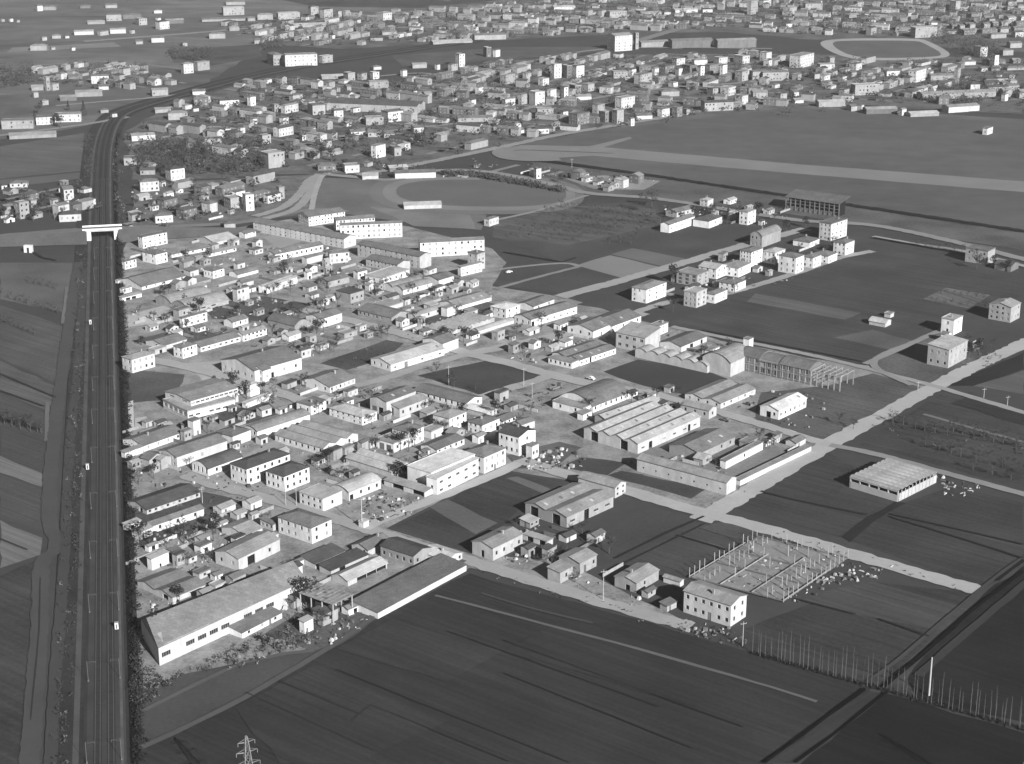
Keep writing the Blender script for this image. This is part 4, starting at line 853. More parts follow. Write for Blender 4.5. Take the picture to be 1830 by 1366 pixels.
# grandstand: long roof over a dark gallery of pillars
def grandstand():
    h = 9.0; a, c = G(1500, 365, h), G(1405, 352, h); v = (c - a); W = v.length; va = math.atan2(v.y, v.x); ang = va - math.pi / 2; L = 16
    root = tag(link('grandstand', None, None, (a.x, a.y, 0), ang), 'long grandstand with pale roof over a dark pillared gallery by the airfield', 'grandstand')
    m = MB(); m.face([(-1, -.6, h), (-1, W + .6, h), (L, W + .6, h + 2.4), (L, -.6, h + 2.4)]); m.face([(-1, -.6, h + .3), (L, -.6, h + 2.7), (L, W + .6, h + 2.7), (-1, W + .6, h + .3)]); m.face([(-1, -.6, h), (-1, -.6, h + .3), (-1, W + .6, h + .3), (-1, W + .6, h)]); m.face([(-1, -.6, h), (L, -.6, h + 2.4), (L, -.6, h + 2.7), (-1, -.6, h + .3)]); m.build('roof', rmat('m'), root)
    m = MB(); m.box((L * .3, 0, 0), (L * .6, W, h + .6)); m.box((0, 0, 0), (L * .3 - .01, .3, h)); m.build('wall', M_DARK, root)
    for i in range(12):
        m = MB(); y = W * i / 11; m.box((-.35, y - .3, 0), (.25, y + .3, h)); m.build('pillar', wmat('k'), root)
    m = MB(); m.box((.3, .4, 0), (L * .29, W, 1.0)); m.box((2.2, .4, 1.002), (L * .29, W, 2.0)); m.build('terrace', wmat('k'), root)
    for i in range(3):
        m = MB(); m.box((-.2, .3 + i * .0, h * (.3 + .25 * i)), (.1, W, h * (.3 + .25 * i) + .3)); m.build('rail', wmat('k'), root)
grandstand()

# concrete posts and low walls of a factory being built
def post_field():
    o, X, Y = G(1400, 1078), G(1515, 1000), G(1232, 1035)
    u, v = (X - o), (Y - o); ang = math.atan2(u.y, u.x)
    root = tag(link('column_frame', None, None, (o.x, o.y, 0)), 'pale rows of bare concrete columns on a building site by the gravel road', 'building site')
    fm = MB(); fm.face([(0, 0, .42), tuple(u) [:2] + (.42,), tuple(u + v)[:2] + (.42,), tuple(v)[:2] + (.42,)]); fm.build('floor_slab', mat('raw_floor', .19, .95, .4, .15, 1.0), root)
    n = 0
    for r in range(7):
        for c in range(15):
            if random.random() < (.1 if r in (0, 1, 5, 6) else .8): continue
            p = v * (r / 6) + u * (c / 14); hh = random.choice((4.2, 4.6, 5.0, 3.0)); w = .12
            m = MB(); m.box((p.x - w, p.y - w, .4), (p.x + w, p.y + w, hh)); m.build('column', wmat('g'), root)
    for r in (0, 2, 4, 6):
        m = MB(); a, b = v * (r / 6), v * (r / 6) + u * random.uniform(.6, 1); m.tube((a.x, a.y, 1.1), (b.x, b.y, 1.1), .22, .22, 4); m.build('ground_beam', wmat('g'), root)
    for c in (0, 5, 9, 14):
        m = MB(); a, b = u * (c / 14), u * (c / 14) + v; m.tube((a.x, a.y, .8), (b.x, b.y, .8), .25, .25, 4); m.build('ground_beam', wmat('k'), root)
post_field()

# ------------------------------------------------------------------ railway
RAIL = [(187,1700),(187,1366),(186.5,1000),(185.5,700),(184,430),(184,330),(189,258),(206,216),(240,195),(330,169),(440,140),(560,116),(700,95),(860,72)]
rg = [G(*p) for p in RAIL]
def smooth(g, step=8):
    out = []
    for i in range(len(g) - 1):
        p0, p1, p2, p3 = g[max(0, i - 1)], g[i], g[i + 1], g[min(len(g) - 1, i + 2)]; k = max(1, int((p2 - p1).length / step))
        for j in range(k):
            t = j / k; out.append(0.5 * (2 * p1 + (p2 - p0) * t + (2 * p0 - 5 * p1 + 4 * p2 - p3) * t * t + (3 * p1 - p0 - 3 * p2 + p3) * t ** 3))
    return out + [g[-1]]
rc = smooth(rg)
def offs(pts, d):
    out = []
    for i, p in enumerate(pts):
        t = pts[min(i + 1, len(pts) - 1)] - pts[max(0, i - 1)]; t.normalize(); out.append(p + Vector((t.y, -t.x, 0)) * d)
    return out
def ribbon(name, pts, prof, m, parent=None):
    """sweep profile [(offset, z), ...] along pts"""
    b = MB(); cols = [offs(pts, d) for d, _ in prof]; k = len(prof)
    for i in range(len(pts)):
        for j in range(k): b.v.append((cols[j][i].x, cols[j][i].y, prof[j][1]))
    for i in range(len(pts) - 1):
        for j in range(k - 1): b.f.append((i * k + j, i * k + j + 1, (i + 1) * k + j + 1, (i + 1) * k + j)); b.m.append(0)
    return b.build(name, m, parent)
struct(ribbon('railway_verge', rc, [(-17, .46), (11, .46)], mat('verge_earth', .032, .95, .45, .05, .5)))
struct(ribbon('railway_bed', rc, [(-6.2, .47), (-5.2, .9), (5.4, .9), (6.4, .47)], mat('ballast', .046, .95, .3, .08, 1.2, (1, 1, 1))))
struct(ribbon('track_bed', offs(rc, -2.0), [(-1.3, .91), (1.3, .91)], mat('oiled_ballast', .026, .95, .3, .3, 1.5)))
struct(ribbon('track_bed', offs(rc, 2.0), [(-1.3, .912), (1.3, .912)], mat('oiled_ballast', .034)))
struct(ribbon('service_path', offs(rc, -8.4), [(-.9, .475), (.9, .475)], mat('cinder', .07, .95, .3, .1, 1.0)))
struct(ribbon('service_path', offs(rc, 5.2), [(-.45, .91), (.45, .91)], mat('cinder_light', .085, .95, .35, .1, 1.0)))
struct(ribbon('ditch', offs(rc[:140], 8.6), [(-1.2, .468), (1.2, .468)], mat('ditch_dark', .008, .95, .2)))  # hedge's cast shadow painted on the ground as a near-black strip
near = [p for p in rc if p.y < 1300]
for t in (-2.0, 2.0):
    for g in (-.75, .75):
        o = ribbon('rail', offs(near, t + g), [(-.06, .95), (-.06, 1.1), (.06, 1.1), (.06, .95)], mat('rail_steel', .13, .5, .1))
        tag(o, '%s rail of the %s track, running away along the dark railway bed' % ('left' if g < 0 else 'right', 'left' if t < 0 else 'right'), 'rail', 'railway rails')
sm = MB()
acc = 0.0; lastp = near[0]
for i in range(len(near) - 1):
    if near[i].y > 800: break
    d = (near[i + 1] - near[i]); k = int(d.length / .65); d.normalize(); nx = Vector((d.y, -d.x, 0))
    for j in range(k):
        for t in (-2.0, 2.0):
            c = near[i] + d * (.65 * j) + nx * t; a, b = c - nx * 1.2, c + nx * 1.2
            sm.face([(a - d * .12)[:2] + (.94,), (b - d * .12)[:2] + (.94,), (b + d * .12)[:2] + (.94,), (a + d * .12)[:2] + (.94,)])
struct(sm.build('sleepers', mat('sleeper_wood', .05, .9, .2, 1, 3)), 'stuff', 'dark wooden sleepers under both railway tracks')
def mast_mesh():
    m = MB(); m.box((-.07, -.07, 0), (.07, .07, 7.2)); m.box((-.25, -.25, 0), (.25, .25, .6)); return m.mesh('pole', mat('mast_grey', .1, .8, .15))
def arm_mesh():
    m = MB(); m.tube((0, 0, 6.4), (2.6, 0, 6.9), .035, .03); m.tube((0, 0, 7.1), (2.6, 0, 6.9), .025, .025); m.box((2.5, -.05, 6.3), (2.6, .05, 6.9)); return m.mesh('arm', mat('mast_grey', .1))
MM, AM = mast_mesh(), arm_mesh(); acc = 20; idx = 0
ORD = ['first', 'second', 'third', 'fourth', 'fifth', 'sixth', 'seventh', 'eighth', 'ninth', 'tenth', 'eleventh', 'twelfth', 'thirteenth', 'fourteenth', 'fifteenth', 'sixteenth', 'seventeenth', 'eighteenth', 'nineteenth', 'twentieth']
for i in range(1, len(near)):
    acc += (near[i] - near[i - 1]).length
    if acc < 46 or near[i].y < 452: continue
    acc = 0
    if near[i].y > 1060: break
    d = (near[i] - near[i - 1]).normalized(); nx = Vector((d.y, -d.x, 0))
    for s, nm in ((-1, 'left'), (1, 'right')):
        p = near[i] + nx * (5.0 * s); r = tag(link('catenary_mast', None, None, (p.x, p.y, .85), math.atan2(nx.y, nx.x) + (0 if s < 0 else math.pi)), '%s pale railway mast from the bottom edge on the %s side of the tracks' % (ORD[idx], nm), 'mast', 'railway masts')
        link('pole', MM, r); link('arm', AM, r)
    idx += 1
for (px, lab) in (((162, 582), 'small white trackside box on the left verge halfway to the bridge'), ((209, 1128), 'small white trackside cabinet at the right edge of the ballast'), ((157, 842), 'small white trackside box on the left verge below the scrub')):
    g = G(*px); r = tag(link('trackside_box', None, None, (g.x, g.y, .85), R(12)), lab, 'cabinet', 'trackside boxes')
    m = MB(); m.box((-.6, -.5, 0), (.6, .5, 2.3)); m.build('body', wmat('w'), r); m = MB(); m.box((-.7, -.6, 2.302), (.7, .6, 2.45)); m.build('lid', rmat('L'), r); m = MB(); m.box((-.3, -.55, .2), (.3, -.502, 1.9)); m.build('door', M_DOOR, r)
# bridge carrying the road over the railway
def bridge():
    c = rc[min(range(len(rc)), key=lambda i: abs(PX(rc[i].x, rc[i].y)[1] - 428))]
    i = rc.index(c); d = (rc[i + 1] - rc[i - 1]).normalized(); ang = math.atan2(d.y, d.x) - math.pi / 2
    root = tag(link('road_bridge', None, None, (c.x, c.y, 0), ang), 'pale concrete road bridge crossing the railway over a dark opening', 'bridge')
    H = 6.2
    m = MB(); m.box((-10.5, -1, H), (10.5, 9, H + .9)); m.build('deck', wmat('p'), root)
    for s, nm in ((-1, 'a'), (1, 'b')):
        m = MB(); x0, x1 = sorted((s * 7.2, s * 9.6)); m.box((x0, -1.2, 0), (x1, 9.2, H)); m.build('abutment', wmat('w'), root)
        m = MB(); a, b = (s * 9.6, -1.2), (s * 13.5, -6.5)
        m.face([(a[0], a[1], 0), (b[0], b[1], 0), (b[0], b[1], 1.0), (a[0], a[1], H)]); m.face([(a[0] + s * .6, a[1], 0), (b[0] + s * .6, b[1], 0), (b[0] + s * .6, b[1], 1.0), (a[0] + s * .6, a[1], H)]); m.face([(a[0], a[1], H), (a[0] + s * .6, a[1], H), (b[0] + s * .6, b[1], 1.0), (b[0], b[1], 1.0)]); m.face([(b[0], b[1], 0), (b[0] + s * .6, b[1], 0), (b[0] + s * .6, b[1], 1.0), (b[0], b[1], 1.0)])
        m.build('wing_wall', wmat('p'), root)
    for y in (-1, 8.7):
        m = MB(); m.box((-12.5, y, H + .902), (12.5, y + .3, H + 2.0)); m.build('parapet', wmat('w'), root)
    m = MB(); m.box((-10.4, -.6, H + .902), (10.4, 8.6, H + .96)); m.build('carriageway', mat('asphalt_old', .13, .95, .15), root)
    def bank(x0, x1, wtop, z0, z1, nm):
        m = MB(); n = 10
        for k in range(n + 1):
            t = k / n; x = x0 + (x1 - x0) * t; z = z0 + (z1 - z0) * t; sl = 1.6 * z
            for (y, zz) in ((4 - wtop / 2 - sl, 0), (4 - wtop / 2, z), (4 + wtop / 2, z), (4 + wtop / 2 + sl, 0)): m.v.append((x, y, zz + .48))
        for k in range(n):
            for j in range(3): m.f.append((k * 4 + j, k * 4 + j + 1, k * 4 + 5 + j, k * 4 + 4 + j)); m.m.append(0 if j != 1 else 1)
        b = m.build(nm, [mat('bank_grass', .07, .95, .35, .05, .5), mat('asphalt_old', .13)]); b.location = (c.x, c.y, 0); b.rotation_euler = (0, 0, ang); struct(b)
    bank(-9.8, -130, 8, H + .4, 0.1, 'road_embankment'); bank(9.8, 110, 8, H + .4, 0.1, 'road_embankment')
bridge()
# culvert mouth in the left meadow
g = G(50, 452); r = tag(link('culvert', None, None, (g.x, g.y, 0), R(-8)), 'white culvert portal with a black mouth in the left meadow', 'culvert')
m = MB(); m.box((-2.6, 0, 0), (-.8, 2.5, 4.6)); m.box((.8, 0, 0), (2.6, 2.5, 4.6)); m.box((-.798, 0, 3.2), (.798, 2.5, 4.6)); m.build('portal', wmat('w'), r); m = MB(); m.box((-.79, .6, 0), (.79, 2.4, 3.19)); m.build('opening', M_DARK, r)
# ------------------------------------------------------------------ far town, read building by building: left, right, base, height in survey-sheet units, wall
FAR = '''
a:245,300,75,45,w 300,395,68,30,p 560,640,55,20,g 745,830,52,25,p 0,30,150,18,p 60,90,150,25,w 115,135,155,15,p 610,740,168,22,p 745,860,145,45,p 860,1000,130,35,g 1085,1150,90,25,w 955,1040,175,45,p 1100,1195,205,55,w 1110,1140,140,20,w 1160,1300,165,30,g 515,660,245,30,w 690,760,250,35,p 770,890,235,35,w 920,955,235,30,p 290,330,285,30,p 360,430,270,25,p 450,490,268,20,w 1065,1165,298,38,w 955,1015,310,25,p 1275,1330,325,28,p 210,330,355,40,p 355,390,350,20,p 505,525,355,25,w 1420,1800,150,20,p 1570,1730,105,55,p 1600,1740,30,25,p 1480,1600,270,40,p 1620,1700,215,30,p 1280,1370,520,70,w 1375,1480,500,60,p 640,770,590,55,w 850,920,555,70,p 210,305,640,30,p 345,410,640,45,p 318,350,640,95,p 230,270,690,40,p 280,340,745,40,p 520,720,685,40,p 410,540,715,35,g 690,770,635,30,w 470,580,560,25,g 1060,1190,680,45,p 1360,1460,670,30,w 780,830,835,35,w 700,770,800,25,p 0,230,915,60,p 240,370,885,55,w 380,570,865,55,w 40,380,985,22,p 910,1095,1000,45,w 1180,1330,850,50,p 1290,1360,775,35,w 1540,1695,755,45,w 1755,1815,750,65,w 1370,1480,750,50,g 1080,1220,800,30,p 1360,1410,790,25,w 1470,1530,870,40,p 1780,1825,880,45,w 1690,1740,945,45,w 1590,1640,945,40,w 1440,1580,1040,55,p 1165,1305,1280,80,w 985,1100,1240,40,p 970,1125,1360,70,w 870,1000,1170,50,p 1390,1450,1165,30,p 60,190,1330,35,w 0,45,1345,35,w 420,480,1320,40,g 410,510,1361,30,w
b:0,60,710,55,p 290,380,690,45,p 485,580,645,50,p 610,640,625,35,p 665,715,615,35,p 170,220,760,60,p 235,345,770,55,w 410,535,780,65,p 575,660,800,50,w 710,775,765,35,w 915,1065,830,70,w 800,935,850,50,p 655,720,860,30,w 225,285,845,45,w 0,110,780,20,p 405,470,900,35,w 515,570,915,30,w 180,310,930,60,w 85,165,980,60,p 355,410,955,45,w 520,580,1000,50,p 430,500,1080,60,p 90,255,1145,100,p 850,945,1075,85,w 970,1055,1060,55,p 655,770,1175,50,w 780,900,1220,25,w 1000,1290,1215,45,w 950,1100,1165,30,g 470,610,1160,40,g 1120,1210,900,40,w 690,810,920,30,w 820,920,930,38,p 930,1010,935,32,p 790,830,710,40,p 130,250,440,70,p 250,480,450,80,w 490,585,430,50,p 660,740,550,55,p 755,820,540,45,p 840,905,535,45,w 1055,1095,515,45,w 1425,1490,450,85,w 1615,1670,385,65,k 1680,1730,385,55,w 1375,1440,480,45,p 850,920,470,20,w 1120,1230,460,30,p 1290,1320,470,40,w 1560,1615,640,55,w 1730,1830,570,60,p 1740,1830,720,45,w 1195,1265,680,55,p 1060,1105,655,40,w 1130,1165,640,30,w 960,1030,640,30,p 1515,1565,710,40,w 1390,1440,690,25,p 1430,1680,830,35,p 1685,1740,890,40,w 420,490,110,70,p 500,585,120,60,p 610,650,115,50,p 660,705,115,50,p 720,755,105,40,p 895,990,135,50,w 1015,1105,105,25,p 200,360,130,45,p 70,180,130,40,p 575,605,260,30,w 835,930,275,25,p 910,1025,235,25,p 270,670,185,22,p 1540,1770,270,40,p 1250,1540,300,15,p 1285,1350,230,20,w 0,60,140,25,p 45,130,295,30,p 500,660,535,20,p 120,170,565,30,w 830,970,600,45,p
c:710,880,345,105,w 890,915,330,110,p 325,490,65,25,w 560,610,110,50,p 650,700,115,55,p 705,840,120,45,p 920,1080,105,25,p 1085,1140,95,20,w 1150,1330,85,25,w 1350,1425,80,25,w 1660,1740,95,90,p 1745,1830,45,45,w 395,440,135,25,p 555,595,135,20,w 355,420,200,25,p 190,210,195,30,w 915,1130,320,40,p 1130,1430,325,60,g 1440,1730,325,60,g 320,395,530,95,w 400,465,530,85,g 470,550,525,80,w 740,850,530,45,p 855,905,520,60,w 905,1005,495,45,k 1010,1060,510,55,w 1060,1170,500,55,k 1170,1220,510,55,w 1220,1320,500,55,k 1320,1370,510,65,w 1375,1470,500,60,k 1475,1525,520,80,w 1150,1240,440,45,w 1285,1390,440,40,w 1435,1530,440,50,w 1575,1680,430,50,w 890,1020,570,65,p 1030,1110,570,45,g 0,100,560,55,g 130,190,540,45,p 235,310,580,45,w 300,360,690,80,w 385,440,685,95,w 175,280,715,90,w 0,80,715,45,w 100,170,710,70,p 450,530,640,60,g 535,620,620,50,p 760,900,740,75,w 740,820,840,90,p 605,690,770,60,p 445,590,850,75,g 650,740,830,70,g 480,600,680,30,w 220,340,790,50,p 390,440,790,40,w 65,120,865,35,w 850,890,855,60,w 890,1015,810,30,w 1050,1150,795,55,w 1150,1220,795,65,g 1225,1270,780,45,p 1350,1570,755,60,p 1580,1670,710,60,w 1480,1590,650,55,w 1390,1475,645,45,p 1060,1200,655,40,p 940,1000,640,35,w 1125,1190,590,35,w 1240,1300,580,30,p 1580,1670,550,65,p 1680,1830,545,60,p 1690,1800,670,45,p 205,255,1215,70,w 1750,1830,410,55,w 330,385,865,35,p 185,310,910,40,w 80,140,905,20,w
d:205,390,470,85,w 395,515,495,50,w 455,515,440,50,p 620,710,485,45,w 110,180,440,50,p 0,195,560,60,p 340,410,545,40,p 420,490,575,50,w 540,600,570,50,w 605,670,530,35,p 860,970,525,40,w 1030,1170,570,80,w 1350,1395,540,70,p 1170,1345,555,40,p 1240,1340,470,40,p 1390,1500,450,30,w 1600,1655,460,80,w 1490,1580,390,65,w 80,135,610,30,w 200,265,680,50,w 320,360,670,40,w 100,185,700,50,p 215,300,715,20,w 635,830,660,70,p 545,620,665,45,p 685,715,770,50,w 960,1015,800,50,w 1275,1540,780,45,w 1680,1725,700,55,w 1740,1770,545,30,w 1650,1680,540,25,w 1020,1250,810,25,p 390,590,740,40,p 600,680,770,40,p 720,955,790,40,g 1100,1670,690,45,p 1545,1630,935,45,w 735,810,240,60,p 1050,1235,260,70,p 160,260,100,50,p 300,430,65,45,p 705,760,115,25,w 600,700,120,25,p 740,800,150,20,w 150,220,190,35,w 250,310,205,20,p 340,400,205,20,p 1320,1390,75,70,p 1430,1500,120,30,p 1160,1230,170,20,w 840,870,170,15,w 920,960,245,30,p 1130,1155,245,25,w 1720,1820,330,40,p 1670,1760,380,40,p 950,1060,30,20,p 1000,1060,110,30,p 1480,1570,60,30,g 650,720,45,40,p 1090,1110,40,30,w
e:100,195,235,110,p 200,245,190,80,p 400,510,105,75,w 595,660,150,55,w 395,560,255,50,w 0,90,210,60,p 1030,1110,160,50,p 1230,1305,195,60,p 1055,1200,265,50,w 1550,1680,165,70,p 1685,1770,180,110,w 1545,1640,300,25,p
f:115,225,125,55,w 210,260,95,80,p 1620,1720,280,50,w 1060,1330,165,22,w
'''
def place_name(x, y):
    if x < 215: return 'left of the railway' if y > 130 else 'on the far left plain'
    cols = [(460, 'left'), (760, 'centre-left'), (1060, 'centre'), (1360, 'centre-right'), (9999, 'right')]
    c = next(n for lim, n in cols if x < lim)
    if y < 60: return 'at the top edge, ' + c
    if y < 125: return 'in the farthest belt of town, ' + c
    if y < 190: return 'in the middle of the far town, ' + c
    if y < 262: return 'on the near side of the far town, ' + c
    return 'beyond the sports ground, ' + c if x > 560 else 'around the bridge road, ' + c
KN = {'w': 'white', 'p': 'pale', 'g': 'grey', 'k': 'dark'}
rec = []
for line in FAR.strip().split('\n'):
    t, rest = line.split(':'); ox, oy, k = TILE[t]
    for r in rest.split():
        x0, x1, yb, hz, w = r.split(','); x0, x1, yb, hz = [float(v) for v in (x0, x1, yb, hz)]
        if hz >= 62: kind = 'apartment_tower' if (x1 - x0) < 1.15 * hz else 'apartment_block'
        elif (x1 - x0) > 4.0 * hz: kind = 'long_shed'
        elif hz >= 45 and (x1 - x0) > 1.3 * hz: kind = 'apartment_block'
        elif hz >= 30: kind = 'house'
        else: kind = 'cottage'
        rec.append([ox + k * x0, ox + k * x1, oy + k * yb, k * hz, w, kind])
rec.sort(key=lambda r: r[0])
tally, seen = {}, {}
for r in rec:
    key = (r[4], r[5], place_name((r[0] + r[1]) / 2, r[2])); tally[key] = tally.get(key, 0) + 1
for x0, x1, yb, hp, w, kind in rec:
    key = (w, kind, place_name((x0 + x1) / 2, yb)); seen[key] = seen.get(key, 0) + 1; i = seen[key] - 1; n = tally[key]
    nice = {'apartment_tower': 'apartment tower', 'apartment_block': 'apartment block', 'long_shed': 'long shed', 'house': 'house', 'cottage': 'low cottage'}[kind]
    label = ('%s %s %s from the left %s' % (nth(i + 1), KN[w], nice, key[2])) if n > 1 else 'only %s %s %s' % (KN[w], nice, key[2])
    yb += 2
    h = max(3.0, min(38, (1.0 if kind in ('apartment_tower', 'apartment_block') else .88) * HG((x0 + x1) / 2, yb, hp))); km = cp * (yb - HORIZON) / CAM_H; wm = (x1 - x0) / km
    wide = (x1 - x0) > 2.2 * hp
    near_town = x0 > 215
    if wide:
        ang = R(random.choice((9, 14, 20))) if near_town else R(random.uniform(4, 16)); W = min(12, 7 + wm * .12); L = max(4, (wm - W * math.sin(ang)) / math.cos(ang)); fx = W * math.sin(ang) / max(wm, 1)
    else:
        ang = R(random.choice((28, 36, 45, 52))); fr = random.uniform(.5, .72); L = max(4, wm * fr / math.cos(ang)); W = max(4, wm * (1 - fr) / math.sin(ang)); fx = 1 - fr
    og = G(x0 + (x1 - x0) * fx, yb)
    tall = kind in ('apartment_tower', 'apartment_block')
    roof = ('flat ' + random.choice('lLm') + ' .4') if (tall and random.random() < .7) else (random.choice(('gx ', 'hip ')) + random.choice('mmld'))
    if kind == 'long_shed': roof = 'gx ' + random.choice('mlL')
    wins = ''
    if tall or (kind == 'house' and yb > 200):
        nr = max(1, min(7, int(h / 3.1))); wins = 'S%d,%d W%d,%d' % (max(1, min(8, int(L / 3.3))), nr, max(1, min(5, int(W / 3.3))), nr)
    building(kind, label, nice if kind != 'cottage' else 'house', og, ang, L, W, h, roof, {'w': 'w' if kind == 'apartment_tower' else 'h', 'p': 'f', 'g': 'k', 'k': 'k'}[w], wins, group='far town buildings', over=.3)

# large dark market hall in the far town
a = G(760, 196); building('market_hall', 'very long dark-roofed hall among the far houses', 'hall', a, R(166), 88, 26, 7, 'gx2 d', 'g', '')

# the rest of the houses, past counting: small roofs filling the far quarters
FILL = [([(240,240),(330,182),(470,145),(700,150),(900,112),(1090,100),(1360,98),(1460,110),(1830,112),(1830,190),(1480,184),(1180,212),(900,258),(640,305),(480,300),(430,290),(250,310)], 760),
        ([(400,45),(700,25),(1100,-5),(1830,-10),(1830,70),(1450,62),(1300,52),(1100,58),(800,74),(600,84),(480,76)], 560),
        ([(225,420),(330,330),(470,320),(520,330),(420,395),(240,405)], 16), ([(0,330),(160,340),(160,395),(0,400)], 14), ([(60,118),(230,118),(330,150),(200,165),(60,150)], 26), ([(700,300),(640,318),(900,300),(1180,330),(1160,345),(960,310)], 10)]
def inside(p, poly):
    c = False; n = len(poly)
    for i in range(n):
        (xa, ya), (xb, yb_) = poly[i], poly[i - 1]
        if (ya > p[1]) != (yb_ > p[1]) and p[0] < (xb - xa) * (p[1] - ya) / (yb_ - ya) + xa: c = not c
    return c
GRID = {}
def put_grid(x, y, r): GRID.setdefault((int(x // 40), int(y // 40)), []).append((x, y, r))
for f in FOOT: put_grid(*f)
def clear(x, y, r):
    gx, gy = int(x // 40), int(y // 40)
    for i in (-1, 0, 1):
        for j in (-1, 0, 1):
            for (a, b, c) in GRID.get((gx + i, gy + j), ()):
                if (a - x) ** 2 + (b - y) ** 2 < (c * .75 + r) ** 2: return False
    return True
fm = MB(); FTREE = []; sm_ = MB()
def small_house(g, a, L, W, h):
    u = Vector((math.cos(a), math.sin(a), 0)); v = Vector((-u.y, u.x, 0)); wm = random.choice((0, 1, 1, 1, 2, 2)); rm_ = random.choice((3, 3, 4, 5)); ri = W * .2
    c = [g + u * sx * L / 2 + v * sy * W / 2 for sx, sy in ((-1, -1), (1, -1), (1, 1), (-1, 1))]
    for i in range(4): fm.face([c[i], c[(i + 1) % 4], c[(i + 1) % 4] + Vector((0, 0, h)), c[i] + Vector((0, 0, h))], wm)
    e = [g + u * sx * (L / 2 + .4) + v * sy * (W / 2 + .4) + Vector((0, 0, h - .05)) for sx, sy in ((-1, -1), (1, -1), (1, 1), (-1, 1))]
    hipd = random.choice((0, 0, W / 2)); r0, r1 = g - u * (L / 2 - hipd) + Vector((0, 0, h + ri)), g + u * (L / 2 - hipd) + Vector((0, 0, h + ri))
    fm.face([e[0], e[1], r1, r0], rm_); fm.face([e[2], e[3], r0, r1], rm_); fm.face([e[1], e[2], r1], rm_ if hipd else wm); fm.face([e[3], e[0], r0], rm_ if hipd else wm)
    for (o_, d_, n_, ln) in ((c[0], u, -v, L), (c[0], v, -u, W)):
        if math.cos(math.atan2(n_.y, n_.x) + math.pi / 2) < .1: continue
        k_ = max(1, int(ln / 3.6))
        for i in range(k_):
            for fl in range(1 if h < 4.4 else 2):
                if random.random() < .25: continue
                q = o_ + d_ * (ln * (i + .5) / k_) + n_ * .05 + Vector((0, 0, 1.0 + fl * 2.7)); e0, e1 = d_ * .5, Vector((0, 0, min(1.3, h - 1.3)))
                fm.face([q - e0, q + e0, q + e0 + e1, q - e0 + e1], 6)
rq = random.Random(3)
SEEDS = [(Vector((rq.uniform(-900, 1300), rq.uniform(1250, 2700), 0)), R(rq.choice((8, 14, 22, 52, 52, 60, -25, -38)))) for _ in range(34)]
def seed_of(q): return min(range(len(SEEDS)), key=lambda i: (SEEDS[i][0].x - q.x) ** 2 + (SEEDS[i][0].y - q.y) ** 2)
for poly, n in FILL:
    gp = [G(*q) for q in poly]; gp2 = [(q.x, q.y) for q in gp]; x0, x1, y0, y1 = min(q[0] for q in gp2), max(q[0] for q in gp2), min(q[1] for q in gp2), max(q[1] for q in gp2)
    used = {seed_of(Vector((random.uniform(x0, x1), random.uniform(y0, y1), 0))) for _ in range(300)}
    dens = .62 if y0 < 1700 else .7
    for si in used:
        c0, a = SEEDS[si]; u = Vector((math.cos(a), math.sin(a), 0)); v = Vector((-u.y, u.x, 0))
        for r in range(-26, 27):
            s = -520.0; vacant = random.random() < .16; kind_h = random.choice((3.0, 4.2, 5.6, 5.6, 6.2))
            while s < 520:
                L = random.choice((7, 8, 9, 10, 12, 16, 22)); s += L + random.choice((.3, 3, 5, 8, 12)); W = random.uniform(6, 8.5)
                g = c0 + u * (s - L / 2) + v * (r * 21.0 + (5.5 if r % 2 else -4.0) + random.uniform(-1.2, 1.2))
                if not inside((g.x, g.y), gp2) or seed_of(g) != si: continue
                if r % 2 == 0 and random.random() < .8:
                    q0, q1 = c0 + u * (s - L - 9) + v * (r * 21.0 + 9.5), c0 + u * (s + 2) + v * (r * 21.0 + 9.5); sm_.face([q0 - v * 2.6 + Vector((0, 0, .4)), q1 - v * 2.6 + Vector((0, 0, .4)), q1 + v * 2.6 + Vector((0, 0, .4)), q0 + v * 2.6 + Vector((0, 0, .4))])
                if random.random() < .97: FTREE.append(g + v * random.choice((-1, 1)) * random.uniform(8, 13) + u * random.uniform(-6, 6))
                if vacant or random.random() > dens or not clear(g.x, g.y, L * .5): continue
                put_grid(g.x, g.y, L * .45); small_house(g, a, L, W, kind_h * random.uniform(.85, 1.15))
struct(sm_.build('far_streets', mat('far_street', .17, .95, .25, .05, .4)))
struct(fm.build('distant_houses', [wmat('p'), wmat('f'), wmat('k'), rmat('m'), rmat('l'), rmat('d'), M_SHUT]), 'stuff', 'countless small distant houses filling the far town')
